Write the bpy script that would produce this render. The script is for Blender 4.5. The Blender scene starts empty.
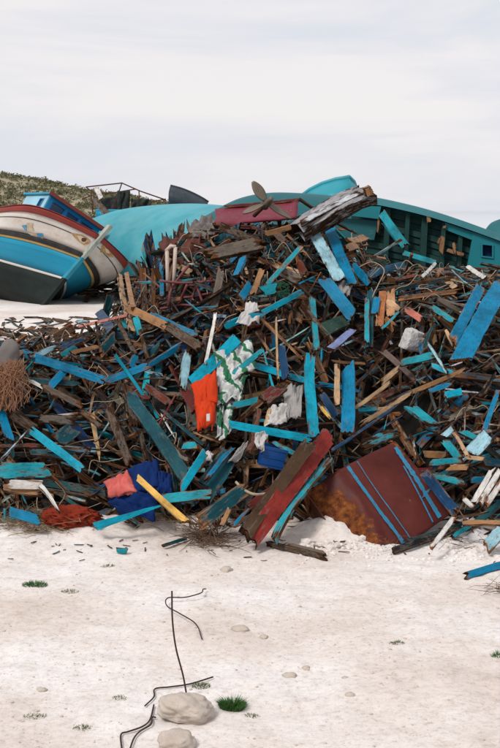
import bpy, math, random
from mathutils import Vector, Matrix, noise
R = math.radians
rng = random.Random(7)
scene = bpy.context.scene
col = scene.collection

# ------------------------------------------------------------------ camera, sky, sun, exposure
F = 1300.0                       # focal length in photo pixels (photo 500 x 748)
CAMZ = 2.6
PITCH = math.atan(164.0 / F)
cam_d = bpy.data.cameras.new('camera')
cam = bpy.data.objects.new('camera', cam_d)
col.objects.link(cam)
cam.location = (0, 0, CAMZ)
cam.rotation_euler = (math.pi / 2 - PITCH, 0, 0)
cam_d.sensor_fit = 'VERTICAL'
cam_d.sensor_height = 36.0
cam_d.lens = F / 748.0 * 36.0
cam_d.clip_start = 0.1
cam_d.clip_end = 30000
scene.camera = cam

SUN_DIR = Vector((-0.55, -0.62, 0.95)).normalized()      # towards the sun
world = bpy.data.worlds.new('World')
scene.world = world
world.use_nodes = True
wn, wl = world.node_tree.nodes, world.node_tree.links
wn.clear()
w_out = wn.new('ShaderNodeOutputWorld')
w_bg = wn.new('ShaderNodeBackground')
w_bg.inputs['Strength'].default_value = 0.1
sky = wn.new('ShaderNodeTexSky')
sky.sky_type = 'NISHITA'
sky.sun_disc = False
sky.sun_elevation = math.asin(SUN_DIR.z)
sky.sun_rotation = math.atan2(SUN_DIR.x, SUN_DIR.y)
w_tc = wn.new('ShaderNodeTexCoord')
w_map = wn.new('ShaderNodeMapping')
w_map.inputs['Scale'].default_value = (1.0, 1.0, 5.5)
w_map.inputs['Rotation'].default_value = (0, R(4), 0)
w_noise = wn.new('ShaderNodeTexNoise')
w_noise.inputs['Scale'].default_value = 3.2
w_noise.inputs['Detail'].default_value = 7
w_noise.inputs['Roughness'].default_value = 0.55
w_noise.inputs['Distortion'].default_value = 0.4
w_ramp = wn.new('ShaderNodeValToRGB')
w_ramp.color_ramp.elements[0].position = 0.40
w_ramp.color_ramp.elements[1].position = 0.60
w_ramp.color_ramp.elements[0].color = (0.785, 0.805, 0.87, 1)
w_ramp.color_ramp.elements[1].color = (0.945, 0.905, 0.91, 1)
w_gain = wn.new('ShaderNodeVectorMath')
w_gain.operation = 'SCALE'
w_gain.inputs['Scale'].default_value = 9.7
w_mix = wn.new('ShaderNodeMixRGB')
w_mix.inputs['Fac'].default_value = 0.94
wl.new(w_tc.outputs['Generated'], w_map.inputs['Vector'])
wl.new(w_map.outputs['Vector'], w_noise.inputs['Vector'])
wl.new(w_noise.outputs['Fac'], w_ramp.inputs['Fac'])
wl.new(w_ramp.outputs['Color'], w_gain.inputs[0])
wl.new(sky.outputs['Color'], w_mix.inputs['Color1'])
wl.new(w_gain.outputs['Vector'], w_mix.inputs['Color2'])
wl.new(w_mix.outputs['Color'], w_bg.inputs['Color'])
wl.new(w_bg.outputs['Background'], w_out.inputs['Surface'])

sun_d = bpy.data.lights.new('sun', 'SUN')
sun_d.energy = 2.6
sun_d.angle = R(16)
sun_d.color = (1.0, 0.96, 0.90)
sun = bpy.data.objects.new('sun', sun_d)
col.objects.link(sun)
sun.rotation_euler = SUN_DIR.to_track_quat('Z', 'Y').to_euler()

scene.view_settings.view_transform = 'Standard'
scene.view_settings.look = 'None'
scene.view_settings.exposure = 0.0
scene.view_settings.gamma = 1.0
scene.view_settings.use_curve_mapping = False

# ------------------------------------------------------------------ pixel -> place
CP, SP = math.cos(PITCH), math.sin(PITCH)
def to_px(p):
    q = cam_inv @ p
    return 250 + F * q.x / -q.z, 374 - F * q.y / -q.z
cam_inv = (Matrix.Translation((0, 0, CAMZ)) @ Matrix.Rotation(math.pi / 2 - PITCH, 4, 'X')).inverted()
def ray(u, v):
    a, b = (u - 250.0) / F, -(v - 374.0) / F
    return Vector((a, CP + b * SP, -SP + b * CP))
def at(u, v, y):
    d = ray(u, v)
    return Vector((0, 0, CAMZ)) + d * (y / d.y)
def lerp(a, b, t): return a + (b - a) * t
def table(tab, x):
    if x <= tab[0][0]: return tab[0][1]
    for (x0, v0), (x1, v1) in zip(tab, tab[1:]):
        if x <= x1:
            i = [q[0] for q in tab].index(x0)
            xa, va = tab[max(i - 1, 0)]; xb, vb = tab[min(i + 2, len(tab) - 1)]
            m0 = (v1 - va) / (x1 - xa); m1 = (vb - v0) / (xb - x0)
            t = (x - x0) / (x1 - x0); h = x1 - x0
            return (2 * t ** 3 - 3 * t * t + 1) * v0 + (t ** 3 - 2 * t * t + t) * h * m0 + (3 * t * t - 2 * t ** 3) * v1 + (t ** 3 - t * t) * h * m1
    return tab[-1][1]
def sstep(a, b, x):
    t = min(1, max(0, (x - a) / (b - a)))
    return t * t * (3 - 2 * t)
def nz(x, y, z=0.0): return noise.noise(Vector((x, y, z)))
def gz(x, y):
    h = 0.05 * nz(x * .35, y * .35, 3) + 0.022 * nz(x * 1.6, y * 1.6, 5)
    h += 0.012 * nz(x * 5, y * 5, 9) * (1 if y < 40 else 0)
    if y < 13:
        h += 0.007 * nz(x * 13, y * 13, 1)
        c = nz(x * 4.1, y * 4.1, 21)
        h += 0.02 * max(0, c - .15)
        k = math.exp(-((y - 10.55) / .45) ** 2)       # loose sand thrown up along the foot of the pile
        kk = k * (1 - .95 * math.exp(-((x - 1.2) / .3) ** 2))
        h += kk * (0.05 + 0.10 * max(0, nz(x * 3.3, y * 3.3, 31)) + 0.045 * nz(x * 9, y * 9, 8))
        h += 0.11 * math.exp(-((x - .66) / .18) ** 2 - ((y - 10.3) / .2) ** 2) * (1 + .35 * nz(x * 14, y * 14, 2))
        h += 0.05 * math.exp(-((x - 1.75) / .35) ** 2 - ((y - 10.35) / .25) ** 2) * (1 + .7 * nz(x * 12, y * 12, 4))
    h -= 3.0 * sstep(140, 230, y)
    return h
def ground(u, v, lift=0.0):
    d = ray(u, v)
    p = Vector((0, 0, CAMZ)) + d * (-CAMZ / d.z)
    for _ in range(4):
        p = Vector((0, 0, CAMZ)) + d * ((gz(p.x, p.y) - CAMZ) / d.z)
    return p + Vector((0, 0, lift))

CREST = [(-7, 0.2), (-5, .95), (-3.2, 1.26), (-2.6, 1.34), (-1.97, 1.34), (-1.45, 1.42), (-1.2, 1.68), (-.93, 2.05), (-.5, 2.3), (-.1, 2.46),
         (.5, 2.48), (.93, 2.32), (1.25, 2.1), (1.56, 1.93), (2.2, 1.88), (3.4, 1.75), (5, 1.2), (7, 0.2)]
BACK = [(-7, -.3), (-2.3, -.3), (-1.65, 1.25), (-1.1, 2.05), (-.4, 2.15), (.6, 2.0), (1.3, 1.7), (3.4, 1.6), (6, .2)]
FOOT = [(-4, 10.25), (-2.0, 10.35), (-1.3, 10.45), (-.9, 10.35), (0, 10.15), (.45, 10.15), (.75, 10.55), (1.1, 10.75), (1.45, 10.68), (1.62, 10.35), (1.8, 10.12), (2.2, 10.15), (3, 10.3)]
def pile_h(x, y):
    y0 = table(FOOT, x)
    hc = table(CREST, x)
    yc = y0 + hc / 0.70
    if y < y0: return -0.05
    if y < yc:
        t = (y - y0) / (yc - y0)
        h = hc * (0.62 * t + 0.38 * (1 - (1 - t) ** 2))
    else:
        hb = table(BACK, x)
        h = hb + (hc - hb) * math.exp(-((y - yc) / 2.2) ** 2)
        h = lerp(h, -.3, sstep(20, 27, y))
    h += min(1, max(0, (y - y0) * 2)) * (0.17 * nz(x * 1.7, y * 1.7, 13) + 0.10 * nz(x * 4, y * 4, 17))
    return h
def pile(u, v, lift=0.0):
    d = ray(u, v)
    o = Vector((0, 0, CAMZ))
    y = 9.0
    while y < 24:
        p = o + d * (y / d.y)
        if p.z < pile_h(p.x, p.y): break
        y += 0.02
    if y >= 24: y = 15.0
    return o + d * ((y - lift) / d.y)
def pile_n(x, y):
    e = .12
    return Vector((-(pile_h(x + e, y) - pile_h(x - e, y)) / (2 * e), -(pile_h(x, y + e) - pile_h(x, y - e)) / (2 * e), 1)).normalized()

# ------------------------------------------------------------------ materials
def nodes_of(m):
    m.use_nodes = True
    return m.node_tree.nodes, m.node_tree.links, m.node_tree.nodes['Principled BSDF']
def rgb(c): return (c[0], c[1], c[2], 1.0)
def tex_noise(n, l, vec, scale, detail=4, rough=.6):
    t = n.new('ShaderNodeTexNoise')
    t.inputs['Scale'].default_value = scale
    t.inputs['Detail'].default_value = detail
    t.inputs['Roughness'].default_value = rough
    if vec is not None: l.new(vec, t.inputs['Vector'])
    return t
def ramp(n, l, fac, stops):
    r = n.new('ShaderNodeValToRGB')
    e = r.color_ramp.elements
    e[0].position, e[0].color = stops[0][0], rgb(stops[0][1])
    e[1].position, e[1].color = stops[-1][0], rgb(stops[-1][1])
    for p, c in stops[1:-1]:
        k = e.new(p); k.color = rgb(c)
    l.new(fac, r.inputs['Fac'])
    return r
def mapping(n, l, vec, scale):
    m = n.new('ShaderNodeMapping')
    m.inputs['Scale'].default_value = scale
    l.new(vec, m.inputs['Vector'])
    return m.outputs['Vector']
def mixc(n, l, fac, a, b, mode='MIX'):
    m = n.new('ShaderNodeMixRGB'); m.blend_type = mode
    for s, x in (('Fac', fac), ('Color1', a), ('Color2', b)):
        if isinstance(x, (int, float)): m.inputs[s].default_value = x
        elif isinstance(x, tuple): m.inputs[s].default_value = rgb(x)
        else: l.new(x, m.inputs[s])
    return m.outputs['Color']
def math_n(n, l, op, a, b=None):
    m = n.new('ShaderNodeMath'); m.operation = op
    for i, x in enumerate((a, b)):
        if x is None: continue
        if isinstance(x, (int, float)): m.inputs[i].default_value = x
        else: l.new(x, m.inputs[i])
    return m.outputs[0]
def bump(n, l, bsdf, height, strength, dist):
    b = n.new('ShaderNodeBump')
    b.inputs['Strength'].default_value = strength
    b.inputs['Distance'].default_value = dist
    l.new(height, b.inputs['Height'])
    l.new(b.outputs['Normal'], bsdf.inputs['Normal'])

def wood_paint():
    """Weathered boat timber: the paint colour and how worn it is come with each board."""
    m = bpy.data.materials.new('weathered_boat_paint')
    n, l, b = nodes_of(m)
    a = n.new('ShaderNodeAttribute'); a.attribute_name = 'paint'
    p = n.new('ShaderNodeAttribute'); p.attribute_name = 'board_pos'
    grain = tex_noise(n, l, mapping(n, l, p.outputs['Vector'], (2.2, 55, 55)), 1.0, 5, .65)
    chip = tex_noise(n, l, mapping(n, l, p.outputs['Vector'], (7, 24, 24)), 1.0, 8, .68)
    tone = tex_noise(n, l, p.outputs['Vector'], 5.0, 4)
    fine = tex_noise(n, l, mapping(n, l, p.outputs['Vector'], (20, 90, 90)), 1.0, 4)
    woodc = ramp(n, l, grain.outputs['Fac'], [(.28, (.014, .008, .006)), (.46, (.085, .040, .019)), (.60, (.19, .095, .044)), (.78, (.31, .20, .12))])
    each = tex_noise(n, l, p.outputs['Vector'], .06, 1)                 # one tone for each board
    eachc = ramp(n, l, each.outputs['Fac'], [(.34, (.13, .13, .14)), (.46, (.34, .31, .29)), (.55, (.66, .60, .54)), (.64, (1.5, 1.18, .92)), (.72, (1.55, 1.5, 1.45))])
    woodm = mixc(n, l, 1.0, woodc.outputs['Color'], eachc.outputs['Color'], 'MULTIPLY')
    tonec = ramp(n, l, tone.outputs['Fac'], [(.25, (.40, .40, .40)), (.5, (.90, .90, .90)), (.75, (1.2, 1.2, 1.2))])
    paint = mixc(n, l, 1.0, a.outputs['Color'], tonec.outputs['Color'], 'MULTIPLY')
    streak = ramp(n, l, fine.outputs['Fac'], [(.30, (.62, .60, .58)), (.52, (1, 1, 1))])
    paint = mixc(n, l, .8, paint, streak.outputs['Color'], 'MULTIPLY')
    d = math_n(n, l, 'SUBTRACT', a.outputs['Alpha'], chip.outputs['Fac'])
    d = math_n(n, l, 'MULTIPLY', d, 9.0)
    msk = n.new('ShaderNodeClamp'); l.new(d, msk.inputs['Value'])
    spot = tex_noise(n, l, mapping(n, l, p.outputs['Vector'], (26, 60, 60)), 1.0, 6, .7)
    sp = ramp(n, l, spot.outputs['Fac'], [(.30, (.25, .22, .20)), (.40, (1, 1, 1))])
    paint = mixc(n, l, .85, paint, sp.outputs['Color'], 'MULTIPLY')
    d2 = math_n(n, l, 'SUBTRACT', math_n(n, l, 'ADD', a.outputs['Alpha'], .02), chip.outputs['Fac'])
    pm = n.new('ShaderNodeClamp'); l.new(math_n(n, l, 'MULTIPLY', d2, 14.0), pm.inputs['Value'])
    primer = mixc(n, l, .25, paint, (.40, .41, .38))
    paint = mixc(n, l, pm.outputs['Result'], paint, primer)
    c = mixc(n, l, msk.outputs['Result'], paint, woodm)
    l.new(c, b.inputs['Base Color'])
    rr = n.new('ShaderNodeMapRange'); rr.inputs['To Min'].default_value = .5; rr.inputs['To Max'].default_value = .92
    l.new(msk.outputs['Result'], rr.inputs['Value']); l.new(rr.outputs['Result'], b.inputs['Roughness'])
    b.inputs['Specular IOR Level'].default_value = .10
    h = math_n(n, l, 'SUBTRACT', grain.outputs['Fac'], math_n(n, l, 'MULTIPLY', msk.outputs['Result'], .7))
    bump(n, l, b, h, .7, .006)
    return m

def coat(name, c, dirt=.35, dcol=(.10, .075, .05), rough=.55, scale=3.0, chips=.0, chipcol=(.22, .17, .12), spec=.3, bumpd=.004, streaky=(1, 1, 1), metal=0.0):
    """Painted / stained / moulded surface with grime and chipping, in the object's own coordinates."""
    m = bpy.data.materials.new(name)
    n, l, b = nodes_of(m)
    tc = n.new('ShaderNodeTexCoord')
    v = mapping(n, l, tc.outputs['Object'], streaky)
    n1 = tex_noise(n, l, v, scale, 7, .65)
    n2 = tex_noise(n, l, v, scale * 6.3, 6, .7)
    n3 = tex_noise(n, l, v, scale * .5, 3)
    tonec = ramp(n, l, n3.outputs['Fac'], [(.3, (.78, .78, .78)), (.7, (1.12, 1.12, 1.12))])
    base = mixc(n, l, 1.0, c, tonec.outputs['Color'], 'MULTIPLY')
    dm = ramp(n, l, n1.outputs['Fac'], [(.42, (0, 0, 0)), (.72, (1, 1, 1))])
    base = mixc(n, l, math_n(n, l, 'MULTIPLY', dm.outputs['Color'], dirt), base, dcol)
    if chips > 0:
        cm = ramp(n, l, n2.outputs['Fac'], [(.72 - chips, (0, 0, 0)), (.76 - chips, (1, 1, 1))])
        base = mixc(n, l, cm.outputs['Color'], base, chipcol)
    l.new(base, b.inputs['Base Color'])
    b.inputs['Roughness'].default_value = rough
    b.inputs['Specular IOR Level'].default_value = spec
    b.inputs['Metallic'].default_value = metal
    h = math_n(n, l, 'ADD', n1.outputs['Fac'], math_n(n, l, 'MULTIPLY', n2.outputs['Fac'], .6))
    bump(n, l, b, h, .5, bumpd)
    return m

def sand_mat():
    m = bpy.data.materials.new('pale_sand')
    n, l, b = nodes_of(m)
    tc = n.new('ShaderNodeTexCoord'); v = tc.outputs['Object']
    big = tex_noise(n, l, v, .55, 5, .55)
    mid = tex_noise(n, l, v, 6.5, 6, .65)
    fin = tex_noise(n, l, v, 85, 6, .75)
    spk = tex_noise(n, l, v, 26, 8, .8)
    c = ramp(n, l, big.outputs['Fac'], [(.36, (.575, .505, .46)), (.5, (.665, .615, .585)), (.64, (.725, .70, .69))])
    k = ramp(n, l, mid.outputs['Fac'], [(.28, (.90, .87, .85)), (.5, (1, 1, 1)), (.8, (1.04, 1.03, 1.03))])
    c2 = mixc(n, l, 1.0, c.outputs['Color'], k.outputs['Color'], 'MULTIPLY')
    g = ramp(n, l, fin.outputs['Fac'], [(.30, (.40, .32, .27)), (.38, (.85, .82, .80)), (.47, (1, 1, 1))])
    c3 = mixc(n, l, .6, c2, g.outputs['Color'], 'MULTIPLY')
    sk = ramp(n, l, spk.outputs['Fac'], [(.30, (.42, .34, .28)), (.40, (.86, .82, .78)), (.50, (1, 1, 1)), (.68, (1.10, 1.09, 1.08))])
    c3 = mixc(n, l, .8, c3, sk.outputs['Color'], 'MULTIPLY')
    l.new(c3, b.inputs['Base Color'])
    b.inputs['Roughness'].default_value = .95
    b.inputs['Specular IOR Level'].default_value = .1
    h = math_n(n, l, 'ADD', math_n(n, l, 'MULTIPLY', fin.outputs['Fac'], .35), mid.outputs['Fac'])
    bump(n, l, b, h, .7, .012)
    return m

def leaf_mat(name, c0, c1):
    m = bpy.data.materials.new(name)
    n, l, b = nodes_of(m)
    tc = n.new('ShaderNodeTexCoord')
    t = tex_noise(n, l, tc.outputs['Object'], 3.0, 4)
    r = ramp(n, l, t.outputs['Fac'], [(.3, c0), (.7, c1)])
    l.new(r.outputs['Color'], b.inputs['Base Color'])
    b.inputs['Roughness'].default_value = .8
    return m

M = {}
M['wood'] = wood_paint()
M['sand'] = sand_mat()
M['core'] = coat('core_gap_shade', (.009, .007, .006), .5, (.005, .004, .004), .95, 5, bumpd=.03)  # near-black base colour paints the shade seen between the boards
M['rock'] = coat('pale_limestone', (.56, .49, .43), .5, (.34, .27, .21), .95, 24, .10, (.32, .25, .20), bumpd=.03, spec=.1)
M['rust'] = coat('rusty_iron', (.10, .035, .018), .6, (.035, .016, .012), .85, 14, bumpd=.003)
M['wire'] = coat('dark_rusty_wire', (.05, .022, .018), .4, (.02, .012, .01), .8, 25, bumpd=.001)
M['twig'] = coat('dry_twig', (.13, .075, .045), .5, (.05, .03, .02), .9, 20)
M['straw'] = coat('dry_straw', (.27, .19, .11), .5, (.10, .06, .035), .9, 20)
M['rope'] = coat('faded_rope', (.36, .28, .20), .5, (.15, .10, .07), .9, 25)
M['grass'] = leaf_mat('green_grass', (.02, .085, .015), (.07, .17, .03))
M['weed'] = leaf_mat('dull_weed', (.07, .10, .035), (.17, .19, .08))
M['scrub'] = leaf_mat('olive_scrub', (.055, .062, .026), (.16, .15, .075))
M['hill'] = coat('dry_hillside', (.34, .29, .20), .6, (.18, .17, .09), .95, .35, bumpd=.05)

# ------------------------------------------------------------------ object helpers
def tag(o, label=None, cat=None, group=None, kind=None):
    if label: o['label'] = label
    if cat: o['category'] = cat
    if group: o['group'] = group
    if kind: o['kind'] = kind
    return o
def empty(name, label, cat, loc=(0, 0, 0), group=None):
    o = bpy.data.objects.new(name, None)
    o.empty_display_size = .1
    o.location = loc
    col.objects.link(o)
    return tag(o, label, cat, group)
def link(name, me, mats, parent=None, mw=None, smooth=False):
    o = bpy.data.objects.new(name, me)
    for m in (mats if isinstance(mats, (list, tuple)) else [mats]): me.materials.append(m)
    col.objects.link(o)
    if smooth:
        me.polygons.foreach_set('use_smooth', [True] * len(me.polygons))
    if parent is not None: o.parent = parent
    if mw is not None: o.matrix_world = mw
    return o
def mesh(name, v, f):
    me = bpy.data.meshes.new(name)
    me.from_pydata([tuple(p) for p in v], [], f)
    me.update()
    return me
class MB:
    """collects vertices and faces, builds one mesh object with its origin at the first use of 'o'"""
    def __init__(self): self.v, self.f = [], []
    def add(self, v, f):
        k = len(self.v); self.v += [Vector(p) for p in v]; self.f += [tuple(i + k for i in q) for q in f]
        return self
    def box(self, c, s, rot=None):
        h = [x / 2 for x in s]
        vs = [Vector((sx * h[0], sy * h[1], sz * h[2])) for sx in (-1, 1) for sy in (-1, 1) for sz in (-1, 1)]
        if rot is not None: vs = [rot @ p for p in vs]
        return self.add([p + Vector(c) for p in vs], [(0, 1, 3, 2), (4, 6, 7, 5), (0, 4, 5, 1), (2, 3, 7, 6), (0, 2, 6, 4), (1, 5, 7, 3)])
    def tube(self, pts, r, n=6, r1=None):
        pts = [Vector(p) for p in pts]
        vs, fs = [], []
        t = (pts[1] - pts[0]).normalized()
        a = t.orthogonal().normalized()
        N = len(pts)
        for i, p in enumerate(pts):
            t = (pts[min(i + 1, N - 1)] - pts[max(i - 1, 0)]).normalized()
            a = (a - t * a.dot(t)).normalized()
            b = t.cross(a)
            rr = r if r1 is None else lerp(r, r1, i / (N - 1))
            for k in range(n):
                th = 2 * math.pi * k / n
                vs.append(p + (a * math.cos(th) + b * math.sin(th)) * rr)
        for i in range(N - 1):
            for k in range(n):
                k2 = (k + 1) % n
                fs.append((i * n + k, i * n + k2, (i + 1) * n + k2, (i + 1) * n + k))
        fs.append(tuple(range(n - 1, -1, -1)))
        fs.append(tuple((N - 1) * n + k for k in range(n)))
        return self.add(vs, fs)
    def prism(self, front, off):
        """polygon 'front' (3-D points) extruded by vector off"""
        n = len(front)
        v = [Vector(p) for p in front] + [Vector(p) + Vector(off) for p in front]
        f = [tuple(range(n)), tuple(range(2 * n - 1, n - 1, -1))] + [(i, i + n, (i + 1) % n + n, (i + 1) % n) for i in range(n)]
        return self.add(v, f)
    def build(self, name, mat, parent=None, smooth=False, origin=None):
        if parent is None:
            o0 = Vector(origin) if origin is not None else Vector((sum(p.x for p in self.v) / len(self.v), sum(p.y for p in self.v) / len(self.v), min(p.z for p in self.v)))
            me = mesh(name, [p - o0 for p in self.v], self.f)
            ob = link(name, me, mat, None, None, smooth)
            ob.location = o0
            return ob
        inv = parent.matrix_basis.inverted()
        return link(name, mesh(name, [inv @ p for p in self.v], self.f), mat, parent, None, smooth)
def curve_pts(pts, n=6):
    """Catmull-Rom through the points"""
    pts = [Vector(p) for p in pts]
    q = [pts[0] * 2 - pts[1]] + pts + [pts[-1] * 2 - pts[-2]]
    out = []
    for i in range(1, len(q) - 2):
        for k in range(n):
            t = k / n
            out.append(.5 * ((2 * q[i]) + (q[i + 1] - q[i - 1]) * t + (2 * q[i - 1] - 5 * q[i] + 4 * q[i + 1] - q[i + 2]) * t * t + (3 * q[i] - q[i - 1] - 3 * q[i + 1] + q[i + 2]) * t ** 3))
    out.append(pts[-1])
    return out

# paint colours (real-world base colours)
C = dict(brown=(.060, .034, .019), grey=(.13, .105, .083), raw=(.30, .155, .070), tan=(.42, .27, .15), rust=(.12, .026, .014), dteal=(.008, .058, .075),
         navy=(.008, .040, .10), blue=(.003, .165, .31), cyan=(.003, .30, .43), turq=(.012, .25, .31), pale=(.27, .47, .54), white=(.60, .58, .55),
         red=(.19, .022, .017), yellow=(.62, .37, .09), lav=(.17, .21, .40), pink=(.50, .16, .12), green=(.022, .055, .035), black=(.014, .014, .015), dred=(.10, .018, .014))
WOODEN = (.26, .145, .07)

# ------------------------------------------------------------------ boards
def board_geo(L, W, T, c, wear, r, nseg=6, ncol=3, jag=None, bend=None, taper=1.0, point=0.0):
    """A split, warped board along +X with broken ends. Returns verts, faces, corner paints, local positions."""
    jag = (min(.06, L * .10) if jag is None else jag)
    b = (r.gauss(0, .026) * L if bend is None else bend)
    tw = r.gauss(0, .16)
    off = Vector((r.uniform(-50, 50), r.uniform(-50, 50), r.uniform(-50, 50)))
    m = ncol + 1
    sl0, sl1 = r.gauss(0, .5) * W, r.gauss(0, .5) * W
    def ends(sl): 
        e = [sl * (j / ncol - .5) + r.uniform(0, 1) ** 4 * jag for j in range(m)]
        k = min(e)
        return [x - k for x in e]
    e0, e1 = ends(sl0), ends(sl1)
    if point > 0:
        pk = r.randrange(m)
        e1 = [abs(j - pk) / max(1, ncol) * point + e1[j] * .4 for j in range(m)]
    V, P, A = [], [], []
    ph = r.uniform(0, 6)
    for i in range(nseg + 1):
        s = i / nseg
        x0 = (s - .5) * L
        w = W * lerp(1, taper, s)
        for side in (1, -1):
            for j in range(m):
                q = j / ncol - .5
                x = x0
                if i == 0: x += e0[j]
                if i == nseg: x -= e1[j]
                y = q * w
                if j in (0, ncol) and 0 < i < nseg: y *= 1 + r.uniform(-.10, .03)
                z = side * T * .5
                z += b * (4 * (x / L) ** 2 - .5) + .15 * b * math.sin(ph + x * 7 / L)
                a = tw * s
                yy, zz = y * math.cos(a) - z * math.sin(a), y * math.sin(a) + z * math.cos(a)
                V.append(Vector((x, yy, zz)))
                P.append(Vector((x, y, side * T * .5)) + off)
                A.append(wear + (.10 if j in (0, ncol) else 0) + (.12 if i in (0, nseg) else 0))
    ring = 2 * m
    Fc, K = [], []
    def idx(i, side, j): return i * ring + (0 if side > 0 else m) + j
    for i in range(nseg):
        for j in range(ncol):
            Fc.append((idx(i, 1, j), idx(i + 1, 1, j), idx(i + 1, 1, j + 1), idx(i, 1, j + 1))); K.append(0)
            Fc.append((idx(i, -1, j), idx(i, -1, j + 1), idx(i + 1, -1, j + 1), idx(i + 1, -1, j))); K.append(0)
        Fc.append((idx(i, 1, 0), idx(i, -1, 0), idx(i + 1, -1, 0), idx(i + 1, 1, 0))); K.append(1)
        Fc.append((idx(i, 1, ncol), idx(i + 1, 1, ncol), idx(i + 1, -1, ncol), idx(i, -1, ncol))); K.append(1)
    for j in range(ncol):
        Fc.append((idx(0, 1, j), idx(0, 1, j + 1), idx(0, -1, j + 1), idx(0, -1, j))); K.append(2)
        Fc.append((idx(nseg, 1, j), idx(nseg, -1, j), idx(nseg, -1, j + 1), idx(nseg, 1, j + 1))); K.append(2)
    paints = []
    for f, k in zip(Fc, K):
        for vi in f:
            if k == 2: paints.append((c[0], c[1], c[2], .80))
            elif k == 1: paints.append((c[0], c[1], c[2], min(.62, A[vi] + .06)))
            else: paints.append((c[0], c[1], c[2], A[vi]))
    return V, Fc, paints, P
def board_mesh(name, geo):
    V, Fc, paints, P = geo
    me = mesh(name, V, Fc)
    ca = me.color_attributes.new('paint', 'FLOAT_COLOR', 'CORNER')
    ca.data.foreach_set('color', [x for p in paints for x in p])
    pa = me.attributes.new('board_pos', 'FLOAT_VECTOR', 'POINT')
    pa.data.foreach_set('vector', [x for p in P for x in p])
    return me
def frame(axis, nrm):
    x = axis.normalized()
    z = (nrm - x * nrm.dot(x)).normalized()
    y = z.cross(x)
    return Matrix((x, y, z)).transposed()
def hero(name, p0, p1, W, T, c, wear, label=None, cat=None, group=None, roll=0.0, parent=None, **kw):
    """a board between two points; its wide face turned to the open air in front of the pile"""
    r = random.Random(hash((round(p0.x, 3), round(p0.z, 3), round(p1.x, 3))) & 0xffffff)
    mid = (p0 + p1) * .5
    ax = p1 - p0
    nrm = (Vector((0, 0, CAMZ + 1.6)) - mid).normalized()
    nrm = Matrix.Rotation(roll if roll else r.gauss(0, .28), 3, ax.normalized()) @ nrm
    fr = frame(ax, nrm)
    L = ax.length
    me = board_mesh(name, board_geo(L, W, T, c, wear, r, nseg=max(4, int(L / .12)), ncol=6 if W > .06 else 3, **kw))
    o = link(name, me, M['wood'])
    mw = Matrix.Translation(mid) @ fr.to_4x4()
    if parent is not None:
        o.parent = parent
        o.matrix_basis = parent.matrix_basis.inverted() @ mw
    else:
        o.matrix_world = mw
        tag(o, label, cat, group)
    return o

# ------------------------------------------------------------------ the setting
def axis_coords(lo, hi, step, far_lo, far_hi, grow=1.25):
    a = []
    x = lo
    while x < hi: a.append(x); x += step
    a.append(hi)
    d = step
    x = hi
    while x < far_hi: d *= grow; x += d; a.append(x)
    d = step
    x = lo
    pre = []
    while x > far_lo: d *= grow; x -= d; pre.append(x)
    return pre[::-1] + a
gxs = axis_coords(-3.2, 3.2, .035, -500, 500)
gys = axis_coords(5.2, 11.2, .035, -60, 400, 1.09)
gv = [(x, y, gz(x, y)) for y in gys for x in gxs]
nx = len(gxs)
gf = [(j * nx + i, j * nx + i + 1, (j + 1) * nx + i + 1, (j + 1) * nx + i) for j in range(len(gys) - 1) for i in range(nx - 1)]
g = link('ground', mesh('ground', gv, gf), M['sand'], None, None, True)
tag(g, 'pale sandy ground strewn with small stones', None, None, 'structure')

sea_m = bpy.data.materials.new('pale_sea')
n_, l_, b_ = nodes_of(sea_m)
b_.inputs['Base Color'].default_value = (.30, .38, .42, 1)
b_.inputs['Roughness'].default_value = .04
tc_ = n_.new('ShaderNodeTexCoord')
t_ = tex_noise(n_, l_, tc_.outputs['Object'], .4, 5)
bump(n_, l_, b_, t_.outputs['Fac'], .02, .05)
s_ = link('sea', mesh('sea', [(-9000, 150, -1.2), (9000, 150, -1.2), (9000, 16000, -1.2), (-9000, 16000, -1.2)], [(0, 1, 2, 3)]), sea_m)
tag(s_, 'calm pale sea on the horizon', None, None, 'structure')

# hill on the left with scrub
RIDGE = [(-160, 11.5), (-90, 10.5), (-50, 8.8), (-36, 7.6), (-27, 6.7), (-17, 4.9), (-8, 3.4), (0, 1.4), (12, -.6), (30, -1.5)]
def hill_h(x, y):
    k = sstep(78, 140, y) * (1 - sstep(150, 240, y))
    return table(RIDGE, x) * k * (1 + .05 * nz(x * .12, y * .12)) + .25 * nz(x * .25, y * .25, 2) * k - .6 * (1 - k) - .4
hv, hf = [], []
hx = [-160 + i * 2.5 for i in range(77)]
hy = [76 + j * 4 for j in range(42)]
for y in hy:
    for x in hx: hv.append((x, y, hill_h(x, y)))
for j in range(len(hy) - 1):
    for i in range(len(hx) - 1):
        k = j * len(hx) + i
        hf.append((k, k + 1, k + len(hx) + 1, k + len(hx)))
tag(link('hill', mesh('hill', hv, hf), M['hill'], None, None, True), 'low dry hill behind the boats on the left', None, None, 'structure')
sb = MB()
sv, sf = [], []
for i in range(4600):
    y = rng.uniform(84, 146)
    x = rng.uniform(-.215, .02) * y - rng.uniform(0, 4) if i < 2300 else rng.uniform(-.75, -.2) * y
    z = hill_h(x, y)
    s = rng.uniform(.22, .62)
    for k in range(26):
        d = Vector((rng.gauss(0, 1), rng.gauss(0, 1), abs(rng.gauss(0, .8)))).normalized() * s * rng.uniform(.5, 1)
        p = Vector((x, y, z)) + Vector((d.x * 1.2, d.y, d.z * .8))
        q = s * rng.uniform(.18, .4)
        a = Vector((rng.gauss(0, 1), rng.gauss(0, 1), rng.gauss(0, 1))).normalized() * q
        b = Vector((rng.gauss(0, 1), rng.gauss(0, 1), rng.gauss(0, 1))).normalized() * q
        i0 = len(sv); sv += [p - a, p + b, p + a]; sf.append((i0, i0 + 1, i0 + 2))
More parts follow.
